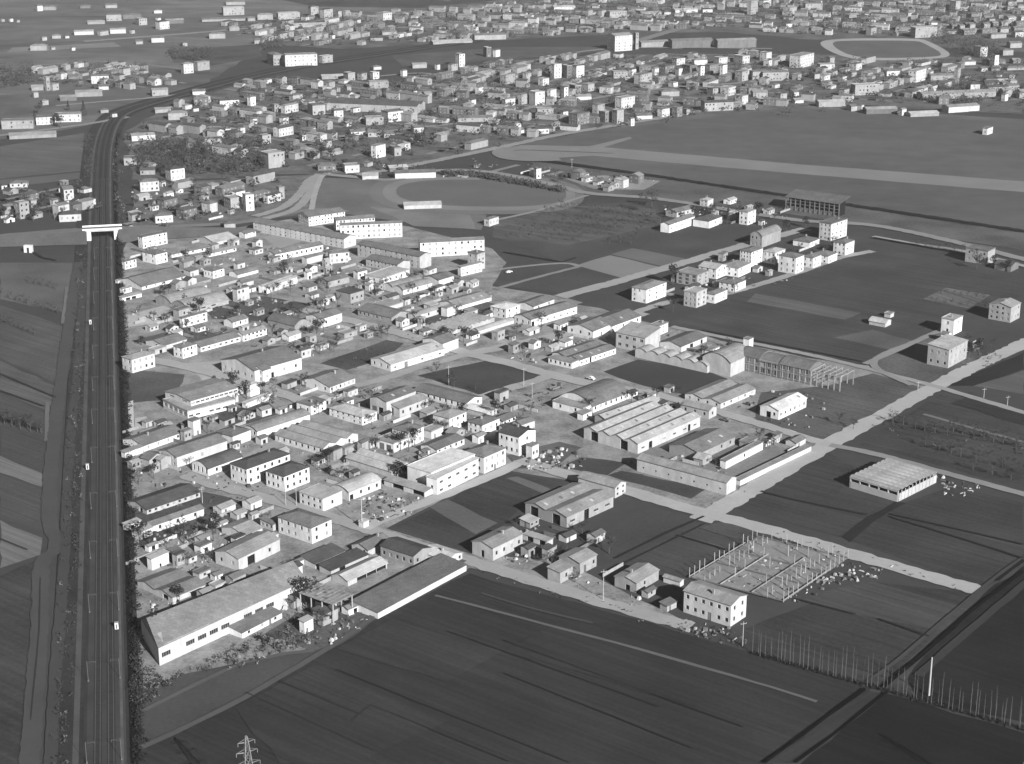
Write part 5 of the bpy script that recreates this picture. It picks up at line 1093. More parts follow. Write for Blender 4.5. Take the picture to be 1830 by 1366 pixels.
# ------------------------------------------------------------------ vegetation (winter)
M_BARK = mat('bark', 0.07, 0.95, 0.25, 1.0, 4.0)
M_BARKP = mat('poplar_bark', 0.11, 0.95, 0.2, 1.0, 4.0)
M_TWIG = mat('twigs', 0.042, 0.95, 0.25, 0.5, 3.0, rand=.25)
M_TWIGP = mat('pale_twigs', 0.08, 0.95, 0.25, 0.5, 3.0, rand=.25)
M_EVER = mat('evergreen', 0.03, 0.9, 0.35, 0.6, 3.0, rand=.2)
M_SCRUB = mat('scrub', 0.038, 0.95, 0.45, 0.12, 1.5)
M_SCRUBL = mat('dry_scrub', 0.11, 0.95, 0.45, 0.12, 1.5)
def bare_tree(seed, h, spread, n1=7, twigs=260, tr=.17):
    rnd = random.Random(seed); t, c = MB(), MB(); tips = []
    t.tube((0, 0, 0), (0, 0, h * .35), tr, tr * .75, 6); t.tube((0, 0, h * .35), (rnd.uniform(-.2, .2), rnd.uniform(-.2, .2), h * .8), tr * .75, tr * .2, 5)
    for i in range(n1):
        z0 = h * rnd.uniform(.22, .6); a = 2 * math.pi * i / n1 + rnd.uniform(-.4, .4); r = spread * rnd.uniform(.55, 1); z1 = z0 + h * rnd.uniform(.15, .4)
        q = Vector((r * math.cos(a), r * math.sin(a), z1)); p = Vector((0, 0, z0)); t.tube(p, q, tr * .45, tr * .12, 4)
        for j in range(5):
            s = p.lerp(q, rnd.uniform(.35, 1)); e = s + Vector((rnd.uniform(-1, 1), rnd.uniform(-1, 1), rnd.uniform(.1, 1.1))) * spread * .4; c.tube(s, e, tr * .16, tr * .05, 3); tips.append((s, e))
    for i in range(twigs):
        s, e = rnd.choice(tips); p = s.lerp(e, rnd.uniform(.2, 1)); d = Vector((rnd.uniform(-1, 1), rnd.uniform(-1, 1), rnd.uniform(-.2, 1.2))).normalized() * spread * rnd.uniform(.2, .42); w = d.orthogonal().normalized() * .065
        c.face([p - w, p + w, p + d])
    return t.mesh('trunk', M_BARK), c.mesh('crown', M_TWIG)
def poplar(seed, h):
    rnd = random.Random(seed); t, c = MB(), MB(); t.tube((0, 0, 0), (0, 0, h * .5), .1, .075, 5); t.tube((0, 0, h * .5), (rnd.uniform(-.3, .3), rnd.uniform(-.3, .3), h), .075, .02, 4)
    for i in range(34):
        z = h * rnd.uniform(.3, .93); a = rnd.uniform(0, 6.28); d = Vector((math.cos(a), math.sin(a), 2.2)) * rnd.uniform(.35, .8) * (1.15 - z / h); c.tube((0, 0, z), Vector((0, 0, z)) + d, .03, .008, 3)
    return t.mesh('trunk', M_BARKP), c.mesh('crown', M_TWIGP)
def leafy(seed, h, r, shape='round', n=420, sz=.5):
    rnd = random.Random(seed); t, c = MB(), MB(); t.tube((0, 0, 0), (0, 0, h * .8), .2, .06, 6)
    for i in range(5): a = i * 1.26; t.tube((0, 0, h * .3), (r * .6 * math.cos(a), r * .6 * math.sin(a), h * .65), .08, .02, 4)
    lobes = [(rnd.uniform(-.5, .5) * r, rnd.uniform(-.5, .5) * r, rnd.uniform(.35, .9)) for _ in range(6)]
    for i in range(n):
        if shape == 'cone': z = rnd.uniform(.06, 1); rr = r * (1 - z) * rnd.uniform(.5, 1.05) + .1; a = rnd.uniform(0, 6.28); p = Vector((rr * math.cos(a), rr * math.sin(a), h * z))
        else:
            lx, ly, lz = rnd.choice(lobes); d = Vector((rnd.gauss(0, 1), rnd.gauss(0, 1), rnd.gauss(0, 1))).normalized() * r * .55 * rnd.uniform(.5, 1); p = Vector((lx, ly, h * lz)) + Vector((d.x, d.y, d.z * .7))
            if p.z < h * .15: continue
        a = Vector((rnd.gauss(0, 1), rnd.gauss(0, 1), rnd.gauss(0, .7))).normalized(); b = a.orthogonal().normalized(); k = sz * rnd.uniform(.6, 1.3); c.face([p - a * k * .5, p + b * k * .4, p + a * k * .5, p - b * k * .4])
    return t.mesh('trunk', M_BARK), c.mesh('crown', M_EVER)
PROTO = {'bare': [bare_tree(i, 6.5, 2.6) for i in range(3)], 'fruit': [bare_tree(20 + i, 4.6, 2.0, 6, 110, .13) for i in range(3)], 'big': [bare_tree(40 + i, 11, 4.4, 10, 480, .25) for i in range(3)],
         'poplar': [poplar(60 + i, 8.6 + i * .7) for i in range(4)], 'ever': [leafy(80 + i, 8, 2.8) for i in range(2)], 'cone': [leafy(90 + i, 10, 2.3, 'cone') for i in range(2)]}
CATN = {'bare': 'bare_tree', 'fruit': 'fruit_tree', 'big': 'bare_tree', 'poplar': 'poplar_tree', 'ever': 'evergreen_tree', 'cone': 'conifer_tree'}
def tree(kind, g, label, group=None, s=1.0):
    t, c = random.choice(PROTO[kind]); r = tag(link(CATN[kind], None, None, (g.x, g.y, .3), random.uniform(0, 6.28)), label, 'tree', group); k = s * random.uniform(.85, 1.18); r.scale = (k, k, k * random.uniform(.92, 1.1))
    link('trunk', t, r); link('crown', c, r)
def tree_row(kind, p, q, n, what, group, jit=.5, s=1.0, skip=0):
    a, b = G(*p), G(*q)
    for i in range(n):
        g = a.lerp(b, (i + random.uniform(-.15, .15)) / max(1, n - 1)) + Vector((random.uniform(-jit, jit), random.uniform(-jit, jit), 0))
        if random.random() < skip: continue
        tree(kind, g, '%s %s from the left %s' % (nth(i + 1), CATN[kind].replace('_', ' '), what), group, s)
# young poplars along the field edge at lower right
a, b = G(1345, 1170), G(1836, 1308)
for i in range(56):
    g = a.lerp(b, (i + random.uniform(-.25, .25)) / 55) + Vector((random.uniform(-.4, .4), random.uniform(-.4, .4), 0))
    tree('poplar', g, '%s slender bare poplar from the left in the field-edge row' % nth(i + 1), 'poplars in the field-edge row')
tree_row('fruit', (1596, 757), (1690, 780), 6, 'in the orchard row right of the crossroads', 'orchard trees right of the crossroads', s=1.35)
tree_row('fruit', (1700, 772), (1835, 805), 8, 'in the upper orchard row at the right edge', 'orchard trees right of the crossroads', s=1.35)
tree_row('fruit', (1655, 800), (1835, 850), 9, 'in the lower orchard row at the right edge', 'orchard trees right of the crossroads', s=1.35)
tree_row('fruit', (1740, 842), (1830, 865), 4, 'by the dirt track behind the shell-roofed hall', 'orchard trees right of the crossroads', s=1.35)
tree_row('fruit', (2, 530), (105, 562), 12, 'in the upper row of the left fields', 'fruit trees in the left fields', skip=.1)
tree_row('fruit', (2, 576), (62, 600), 8, 'in the second row of the left fields', 'fruit trees in the left fields')
tree_row('fruit', (52, 506), (112, 522), 6, 'in the short top row of the left fields', 'fruit trees in the left fields', skip=.2)
tree_row('bare', (0, 757), (76, 775), 12, 'in the dense clump of the left fields', 'trees of the left clump', 1.8)
for j, y in enumerate((372, 384, 396, 410, 424)):
    tree_row('fruit', (1000 - j * 26, y), (1165 - j * 10, y + 18 - j), 14, 'in orchard row %s beyond the apartment slab' % ('one two three four five'.split()[j]), 'orchard rows beyond the apartment slab', skip=.12, s=1.25)
tree_row('fruit', (1648, 540), (1760, 552), 9, 'in the front vineyard row at right', 'vineyard trees at right', s=.7)
tree_row('fruit', (1665, 525), (1770, 535), 9, 'in the back vineyard row at right', 'vineyard trees at right', s=.7)
tree_row('fruit', (1640, 440), (1720, 452), 7, 'beside the field road at right', 'trees by the field road')
for (x, y, k, lab, s) in ((1240,395,'ever','round dark evergreen left of the tall farmhouse',1.3),(1262,398,'cone','dark conifer just left of the tall farmhouse',1.2),(1300,402,'cone','dark conifer just left of the tallest farmhouse door',1.1),(1318,398,'ever','round dark evergreen right of the tall farmhouse',1.2),(1355,392,'ever','dark evergreen between the farm and the apartment block',1.3),(1405,415,'ever','dark evergreen at the foot of the tallest white block',1.2),(1440,408,'ever','dark evergreen just left of the tallest white block',1.1),(1165,372,'big','big bare tree at the left end of the farm group',1.2),(1150,380,'big','second big bare tree left of the farm group',1.1),(1180,402,'big','bare tree in front of the farm barns',.9),(1775,478,'ever','dark evergreen beside the grey field-road block',1.2),(1800,486,'ever','dark evergreen at the right edge by the dark shed',1.2),(1745,482,'big','bare tree beside the grey field-road block',.9),
                       (63,222,'cone','dark conifer left of the long pale far wall',1.1),(102,226,'ever','dark round tree beside the far wall, left of railway',1.5),(108,230,'ever','second dark round tree beside the far wall',1.4),(150,208,'cone','tall dark conifer at the end of the far wall',1.3),(122,198,'cone','dark conifer rising above the far wall',1.1),(70,205,'big','bare tree behind the far wall',1.0),
                       (8,392,'ever','dark tree at the left edge below the pale house',1.3),(112,385,'bare','bare tree near the small white house left of railway',1),(66,380,'bare','bare tree right of the pale house left of railway',1),(560,290,'ever','dark tree in front of the far houses, leftmost of three',1.4),(575,288,'ever','dark tree in front of the far houses, middle of three',1.5),(592,290,'ever','dark tree in front of the far houses, rightmost of three',1.4),(745,262,'ever','dark evergreen clump tree by the far crossing road',1.5),(758,264,'cone','dark conifer by the far crossing road',1.4),(468,300,'ever','dark tree left of the tall pale far block',1.2),
                       (330,545,'bare','bare tree in the sandy yard by the twin-vaulted warehouse',.8),(275,575,'bare','bare tree at the sandy yard edge, left one',.9),(300,580,'bare','bare tree at the sandy yard edge, right one',.9),(335,595,'ever','dark tree in front of the flat-topped white house',.9),(520,560,'ever','dark tree left of the bright white house by the street',.9),(535,575,'bare','bare tree near the bright white house by the street',1.1),(505,570,'bare','bare tree above the light square',1.1),(850,700,'fruit','small bare tree at the tip of the diamond field',1),(780,668,'bare','tall bare tree inside the diamond field, left one',1.1),(805,690,'bare','tall bare tree inside the diamond field, middle one',1.1),(812,694,'bare','tall bare tree inside the diamond field, right one',1.0),(612,735,'bare','bare tree in the yards by the clerestory workshop',.9),(548,850,'ever','dark bush tree in the yard behind the corner villa',.7),(568,840,'bare','bare tree in the yard behind the corner villa',.8),(590,850,'ever','dark bush tree right of the corner villa yard',.7),(1180,790,'fruit','bare tree beside the four-roofed hall',.9),(1500,760,'bare','bare tree beside the white hall field, left one',.9),(1525,768,'bare','bare tree beside the white hall field, right one',.9)):
    tree(k, G(x, y), lab, None, s)
# wood north of the bridge road: count of trunks one can still tell apart
rw = random.Random(5); ntr = 0
for x, y in sorted((rw.uniform(250, 470), rw.uniform(262, 315)) for i in range(46)):
    if x > 420 and y > 300: continue
    ntr += 1; tree('big', G(x, y), '%s bare tree from the left in the wood above the bridge road' % nth(ntr), 'bare trees of the wood above the bridge road', .95)
def tri_mass(m, p, r, hh, n, sz, mi=0):
    for _ in range(n):
        q = p + Vector((random.gauss(0, r * .5), random.gauss(0, r * .5), abs(random.gauss(0, hh * .5)))); a = Vector((random.gauss(0, 1), random.gauss(0, 1), random.gauss(0, 1))).normalized(); b = a.orthogonal().normalized(); k = sz * random.uniform(.5, 1.4)
        m.face([q - a * k, q + a * k, q + b * k * 1.2], mi)
m = MB()
for p in offs([q for q in rc if q.y < 1120], 10.5):
    for _ in range(9): tri_mass(m, p + Vector((random.uniform(-1.3, 1.3), random.uniform(-4, 4), .4)), 1.1, random.uniform(1.0, 3.2), 13, .34)
struct(m.build('railway_hedge', mat('hedge', .018, .95, .4, .2, 1.5)), 'stuff', 'dark hedge between the railway and the town')
m = MB()
for p in offs([q for q in rc if q.y < 1080], -12.5):
    for _ in range(5):
        if random.random() < .25: continue
        tri_mass(m, p + Vector((random.uniform(-3.2, 3.2), random.uniform(-4, 4), .4)), 1.0, random.uniform(.5, 2.4), 13, .36, 0 if random.random() < .93 else 1)
struct(m.build('railway_scrub', [M_SCRUB, M_SCRUBL]), 'stuff', 'dark scrub on the left verge of the railway')
m = MB()
for i in range(560):                                  # dark undergrowth at the foot of the poplars
    p = a.lerp(b, random.random()) + Vector((random.uniform(-.5, .5), random.uniform(-.4, 1.2), .3)); tri_mass(m, p, .6, .9, 9, .3)
struct(m.build('poplar_undergrowth', mat('undergrowth', .022, .95, .4, .3, 1.5)), 'stuff', 'dark low growth at the foot of the poplar row')
m = MB()
def strew(poly, n, r, hh, k, sz, lightp):
    xs = [p[0] for p in poly]; ys = [p[1] for p in poly]
    for _ in range(n):
        p = (random.uniform(min(xs), max(xs)), random.uniform(min(ys), max(ys)))
        if inside(p, poly): tri_mass(m, G(*p) + Vector((0, 0, .3)), r, hh, k, sz, 1 if random.random() < lightp else 0)
strew([(232,1180),(270,1225),(330,1205),(560,1160),(640,1110),(600,1085),(540,1090),(440,1150),(300,1215),(240,1280),(232,1250)], 420, .8, .9, 10, .32, .5)
strew([(233,1170),(270,1195),(290,1215),(330,1205),(250,1275),(236,1270)], 260, 1.0, 1.6, 12, .34, .2)
strew([(330,1205),(430,1150),(520,1120),(560,1150),(420,1200)], 230, .8, 1.3, 12, .32, .4)
strew([(1240,1120),(1330,1140),(1340,1165),(1230,1135)], 60, .6, .7, 10, .3, .5)
strew([(860,1015),(1230,1120),(1240,1140),(850,1030)], 180, .6, .5, 8, .28, .75)
strew([(1330,930),(1520,985),(1740,1058),(1735,1066),(1510,996),(1325,938)], 230, .6, .5, 8, .3, .6)
strew([(1290,900),(1480,800),(1660,700),(1668,704),(1490,808),(1300,906)], 120, .6, .5, 8, .3, .5)
strew([(1560,735),(1830,790),(1830,860),(1700,820),(1560,770)], 160, .8, .5, 9, .3, .15)
strew([(222,880),(470,890),(440,940),(240,985)], 130, .7, .6, 9, .3, .4)
strew([(360,540),(560,540),(640,600),(560,640),(420,620)], 150, .9, .8, 9, .34, .4)
strew([(1690,610),(1800,640),(1760,660),(1700,650)], 70, .8, .8, 9, .34, .5)
strew([(590,645),(740,600),(760,620),(640,665)], 60, .9, .9, 9, .32, .3)
strew([(860,700),(990,700),(1040,720),(930,735)], 90, .8, .7, 9, .32, .4)
strew([(150,240),(165,240),(165,320),(152,320)], 120, 1.4, 2.0, 10, .6, .0)
strew([(200,240),(212,250),(225,400),(205,400)], 160, 1.4, 2.2, 10, .6, .1)
struct(m.build('rough_growth', [M_SCRUB, M_SCRUBL]), 'stuff', 'scattered weeds and dry shrubs on waste ground')
m = MB()
for g in FTREE: tri_mass(m, g + Vector((0, 0, 1)), 3.0, random.uniform(3, 6.5), 22, .95)
def wood(poly, n, hh=7):
    xs = [p[0] for p in poly]; ys = [p[1] for p in poly]
    for _ in range(n):
        p = (random.uniform(min(xs), max(xs)), random.uniform(min(ys), max(ys)))
        if inside(p, poly): tri_mass(m, G(*p) + Vector((0, 0, .5)), 3.0, hh, 22, .9)
wood([(250,262),(470,255),(480,305),(420,315),(260,310)], 220); wood([(1655,70),(1700,62),(1790,90),(1760,105),(1720,98)], 170, 11); wood([(1640,150),(1830,158),(1830,175),(1680,172)], 120, 5); wood([(1470,40),(1560,38),(1560,62),(1480,60)], 90, 9)
wood([(1380,5),(1830,-5),(1830,60),(1500,40)], 260, 8); wood([(300,92),(380,90),(370,110),(300,108)], 90, 6); wood([(0,125),(60,128),(60,150),(0,160)], 60, 7); wood([(460,80),(500,76),(510,88),(470,90)], 50, 8); wood([(790,311),(830,311),(1010,340),(1005,345),(860,319),(790,316)], 900, 3); wood([(1640,170),(1760,178),(1750,190),(1640,182)], 90, 5); wood([(820,140),(1830,120),(1830,180),(900,240)], 150, 6); wood([(480,160),(900,130),(900,250),(500,290)], 170, 6)
struct(m.build('distant_trees', mat('far_wood', .045, .95, .5, .02, .2)), 'stuff', 'dark bare woods and garden trees in the far town')

# ------------------------------------------------------------------ poles, pylons, vehicles, clutter
def pole(px, hp, label, r=.17, arm=True):
    g = G(*px); h = HG(px[0], px[1], hp); o = tag(link('utility_pole', None, None, (g.x, g.y, .2), R(20)), label, 'pole', 'pale concrete poles')
    t = MB(); t.tube((0, 0, 0), (0, 0, h), r, r * .6, 8); t.build('shaft', M_CONC, o)
    if arm: t = MB(); t.box((-1.1, -.07, h - .9), (1.1, .07, h - .75)); [t.box((x - .06, -.06, h - .748), (x + .06, .06, h - .45)) for x in (-1, 0, 1)]; t.build('crossarm', M_STEEL, o)
pole((1660, 1244), 68, 'tall pale concrete pole standing alone right of the canal', .34, False)
for px, hp, l in (((511,905),32,'pale pole on the corner in front of the dark-roofed villa'),((1078,1074),55,'tall pale pole beside the two grey half-built houses'),((1327,1156),44,'pale pole at the right corner of the poplar-row house'),((936,692),34,'pale pole at the right tip of the diamond field'),((951,712),28,'dark thin pole by the street under the diamond field'),((802,690),36,'thin pole rising from the diamond field'),((362,900),28,'thin pole at the end of the dark-roofed railway barn'),((1640,700),18,'thin pole by the upper crossroads'),((1758,712),18,'thin pole on the right-hand track, left one'),((1800,726),18,'thin pole on the right-hand track, right one'),((530,905),40,'thin pole at the street behind the flat cube house'),((1022,300),16,'thin pole at the near airfield corner')): pole(px, hp, l, .15)
g = G(650, 946); building('transformer_hut', 'tiny white transformer hut at the foot of the street pole', 'hut', g, AZA, 3, 2.6, 2.6, 'flat W .1', 'w', ''); pole((647, 944), 54, 'tall pale pole rising from the white transformer hut', .22)
def pylon(px, top, label):
    g = G(*px); h = HG(px[0], px[1], px[1] - top); o = tag(link('power_pylon', None, None, (g.x, g.y, 0), R(28)), label, 'pylon', 'lattice pylons')
    b = h * .075; t = MB(); lv = [0, .18, .34, .48, .6, .7, .79, .87, .94, 1.0]
    def hw(f): return b * (1 - f) ** .8 + .22
    for i in range(len(lv) - 1):
        z0, z1 = h * lv[i], h * lv[i + 1]; c0 = [(sx * hw(lv[i]), sy * hw(lv[i]), z0) for sx, sy in ((-1, -1), (1, -1), (1, 1), (-1, 1))]; c1 = [(sx * hw(lv[i + 1]), sy * hw(lv[i + 1]), z1) for sx, sy in ((-1, -1), (1, -1), (1, 1), (-1, 1))]
        for k in range(4):
            t.tube(c0[k], c1[k], .13, .12, 4); t.tube(c0[k], c1[(k + 1) % 4], .07, .07, 3); t.tube(c0[(k + 1) % 4], c1[k], .07, .07, 3); t.tube(c1[k], c1[(k + 1) % 4], .06, .06, 3)
    t.build('lattice', mat('galvanised', .2, .6, .1), o)
    for f, w in ((.72, 3.6), (.84, 3.0), (.94, 2.4)):
        t = MB(); z = h * f
        for s in (-1, 1): t.tube((s * hw(f), -.2, z), (s * w, 0, z + .2), .08, .05, 3); t.tube((s * hw(f), .2, z), (s * w, 0, z + .2), .08, .05, 3); t.tube((s * hw(f), 0, z + 1.0), (s * w, 0, z + .2), .06, .05, 3); t.tube((s * w, 0, z + .2), (s * w, 0, z - .9), .09, .09, 5)
        t.build('crossarm', mat('galvanised', .2), o)
pylon((449, 1490), 1316, 'lattice power pylon cut by the bottom edge, left of centre'); pylon((1834, 1480), 1310, 'lattice power pylon at the bottom right corner')
def vehicle(px, ang, L, W, h, kind, label, tone):
    g = G(*px); o = tag(link(kind, None, None, (g.x, g.y, .42), ang), label, kind.replace('_', ' ').split()[-1])
    t = MB(); z = .45
    if kind == 'truck':
        t.box((0, -W / 2, z), (L * .72, W / 2, z + .3)); t.box((L * .02, -W / 2, z + .302), (L * .7, -W / 2 + .1, z + .9)); t.box((L * .02, W / 2 - .1, z + .302), (L * .7, W / 2, z + .9)); t.build('flatbed', wmat('k'), o)
        c = MB(); c.box((L * .75, -W / 2, z - .05), (L * .93, W / 2, h)); c.box((L * .931, -W / 2 + .1, z - .05), (L, W / 2 - .1, z + .9)); c.build('cab', wmat(tone), o); c = MB(); c.box((L * .931, -W / 2 + .25, h - .8), (L * .94, W / 2 - .25, h - .2)); c.build('windscreen', M_GLASS, o)
    else:
        v = [(0, .55), (.05, .95), (.2, 1.0), (.32, 1.45), (.68, 1.48), (.82, 1.02), (.97, .9), (1, .55), (1, .3), (0, .3)]
        for s in (-1, 1): t.face([(a * L, s * W / 2, zz) for a, zz in v])
        for i in range(len(v)): (a, za), (b_, zb) = v[i], v[(i + 1) % len(v)]; t.face([(a * L, -W / 2, za), (b_ * L, -W / 2, zb), (b_ * L, W / 2, zb), (a * L, W / 2, za)])
        t.build('body', wmat(tone), o)
        c = MB()
        for s in (-1, 1): c.face([(L * .27, s * (W / 2 + .012), 1.05), (L * .34, s * (W / 2 + .012), 1.38), (L * .66, s * (W / 2 + .012), 1.4), (L * .76, s * (W / 2 + .012), 1.05)])
        c.build('side_window', M_GLASS, o)
    for fx in (.18, .8):
        for s in (-1, 1):
            wl = MB(); wl.tube((L * fx, s * (W / 2 - .12), .36), (L * fx, s * (W / 2 + .08), .36), .36, .36, 10); wl.build('wheel', M_DARK, o)
vehicle((985, 700), R(48), 7.5, 2.3, 2.6, 'truck', 'dark flatbed truck parked by the street under the diamond field', 'k')
vehicle((1062, 681), R(140), 4.2, 1.6, 1.5, 'parked_car', 'bright white car on the street behind the dark barrel-roofed hall', 'w')
vehicle((1165, 712), AZB, 4.2, 1.6, 1.5, 'parked_car', 'grey car near the slim white hut', 'g')
vehicle((1290, 752), AZB, 4.4, 1.7, 1.5, 'parked_car', 'dark car on the street right of four-roofed hall', 'k')
vehicle((905, 490), R(40), 4.2, 1.6, 1.5, 'parked_car', 'white car at the end of the field track by the pale house', 'w')
vehicle((228, 409), R(10), 4.2, 1.6, 1.5, 'parked_car', 'white car on the road just right of the bridge', 'w')
vehicle((640, 702), R(52), 4.4, 1.7, 1.5, 'parked_car', 'dark car in the lane left of the clerestory workshop', 'k')
# small outbuildings, yard walls and yard trees, each a thing of its own
def off_road(x, y, r):
    gx, gy = int(x // 20), int(y // 20)
    for i in (-1, 0, 1):
        for j in (-1, 0, 1):
            for (a_, b_, w_) in RPTS.get((gx + i, gy + j), ()):
                if (a_ - x) ** 2 + (b_ - y) ** 2 < (w_ + r) ** 2: return False
    return True
FILLTOWN = [([(228,570),(330,540),(420,525),(470,560),(420,610),(330,625),(230,640)], 10, 6, 7, 'in the sandy yards beside the railway'),
  ([(230,450),(330,430),(470,440),(470,520),(330,535),(228,545)], 16, 8, 5, 'in the yards below the railway bridge'),
  ([(475,450),(640,455),(660,510),(600,560),(480,540)], 16, 8, 8, 'in the old yards below the long terrace'),
  ([(640,470),(760,480),(880,515),(830,545),(720,560),(650,540)], 14, 8, 6, 'in the old yards below the white slab'),
  ([(480,555),(600,560),(700,600),(640,625),(560,650),(470,620)], 12, 6, 10, 'around the bright white house by the street'),
  ([(700,565),(880,560),(840,625),(740,600)], 10, 6, 6, 'around the ribbed-roof shed'),
  ([(880,600),(1000,570),(1090,590),(1000,625),(900,640)], 9, 5, 6, 'along the side street near the brilliant white roof'),
  ([(350,660),(500,690),(640,680),(620,730),(500,770),(360,760)], 12, 8, 8, 'between the two-tier factory and the clerestory workshop'),
  ([(640,690),(780,720),(920,710),(980,740),(880,800),(740,790),(620,760)], 14, 9, 8, 'among the cube houses below the diamond field'),
  ([(230,760),(420,740),(560,790),(470,870),(330,860),(230,870)], 14, 9, 5, 'around the barrel-roofed workshop near the railway'),
  ([(540,800),(740,790),(780,840),(700,900),(600,870)], 9, 6, 6, 'around the wide pale double shed'),
  ([(240,930),(480,900),(560,960),(480,1010),(330,1020),(245,1000)], 14, 8, 7, 'around the corner farmhouse'),
  ([(260,1020),(400,1030),(560,990),(700,1000),(640,1060),(560,1050),(300,1090)], 8, 5, 2, 'around the very long factory'),
  ([(420,1100),(560,1070),(650,1080),(560,1140),(430,1180)], 5, 4, 4, 'in the scrub below the very long factory'),
  ([(860,960),(960,930),(1060,960),(1200,1060),(1210,1110),(1000,1040)], 8, 5, 4, 'along the lane of half-built houses'),
  ([(1000,720),(1100,700),(1200,700),(1260,720),(1200,760),(1050,760)], 6, 4, 3, 'around the four-roofed hall'),
  ([(1120,840),(1280,810),(1380,780),(1440,800),(1290,860)], 6, 5, 2, 'inside the crossroads compound'),
  ([(1090,590),(1200,590),(1320,630),(1300,670),(1150,620)], 6, 4, 2, 'inside the scalloped compound'),
  ([(1190,500),(1330,450),(1520,440),(1480,470),(1300,540),(1200,560)], 9, 7, 6, 'among the new white houses'),
  ([(1190,365),(1330,362),(1410,380),(1380,405),(1200,408)], 8, 4, 6, 'in the farm group'),
  ([(240,335),(400,325),(470,345),(440,390),(240,402)], 12, 6, 10, 'above the bridge road'),
  ([(1690,600),(1790,625),(1770,655),(1690,650)], 4, 3, 4, 'by the road bend at right'),
  ([(0,350),(155,345),(155,400),(0,402)], 8, 5, 9, 'left of the railway by the bridge road'),
  ([(590,300),(760,290),(900,300),(1160,330),(1100,345),(900,318),(700,318)], 10, 4, 6, 'beyond the sports ground')]
WL = {}
def wall_mesh_of(L):
    k = round(L)
    if k not in WL: w_ = MB(); w_.box((0, -.12, 0), (k, .12, 1.5)); WL[k] = w_
    return WL[k]
for poly, ns, nw, ntx, where in FILLTOWN:
    xs = [q[0] for q in poly]; ys = [q[1] for q in poly]
    def spots(n, r0, r1, gap):
        out = []; t = 0
        while len(out) < n and t < 500:
            t += 1; q = (random.uniform(min(xs), max(xs)), random.uniform(min(ys), max(ys)))
            if not inside(q, poly): continue
            g_ = G(*q); r = random.uniform(r0, r1)
            if clear(g_.x, g_.y, r * gap) and off_road(g_.x, g_.y, r * .8): out.append((q[0], g_, r)); put_grid(g_.x, g_.y, r)
        return sorted(out, key=lambda o_: o_[0])
    for i, (x_, g_, r) in enumerate(spots(ns, 2.4, 5.6, 1.0)):
        L, W, h = r * random.uniform(1.2, 1.7), r * random.uniform(.8, 1.1), random.choice((2.3, 2.6, 3.0, 3.4, 4.5)); ang = AZA if random.random() < .8 else AZA + math.pi / 2 * 0 + R(random.uniform(-8, 8))
        u = Vector((math.cos(ang), math.sin(ang), 0)); v = Vector((-u.y, u.x, 0))
        building('outbuilding', '%s small outbuilding from the left %s' % (nth(i + 1), where), 'shed', g_ - u * L / 2 - v * W / 2, ang, L, W, h, random.choice(('gx ', 'gx ', 'sx ', 'flat ', 'gy ')) + random.choice('Llmmd'), random.choice('wppgg'), random.choice(('DS.3,1,2', 'OS.5,1.8,2', 'S2,1 DW.5,1,2', 'S1,1')), group='small outbuildings')
    for i, (x_, g_, r) in enumerate(spots(nw, 4, 9, .45)):
        ang = random.choice((AZA, AZA, AZB)); L = r * 1.7
        u = Vector((math.cos(ang), math.sin(ang), 0)); g2 = g_ - u * L / 2
        o = tag(wall_mesh_of(L).build('yard_wall', wmat(random.choice('pggk'))), '%s low yard wall from the left %s' % (nth(i + 1), where), 'wall', 'low yard walls'); o.location = (g2.x, g2.y, .05); o.rotation_euler = (0, 0, ang)
    for i, (x_, g_, r) in enumerate(spots(int(ntx * 1.7), 1.6, 2.4, .6)):
        tree(random.choice(('bare', 'bare', 'bare', 'fruit', 'ever')), g_, '%s yard tree from the left %s' % (nth(i + 1), where), 'yard trees', random.uniform(.8, 1.35))
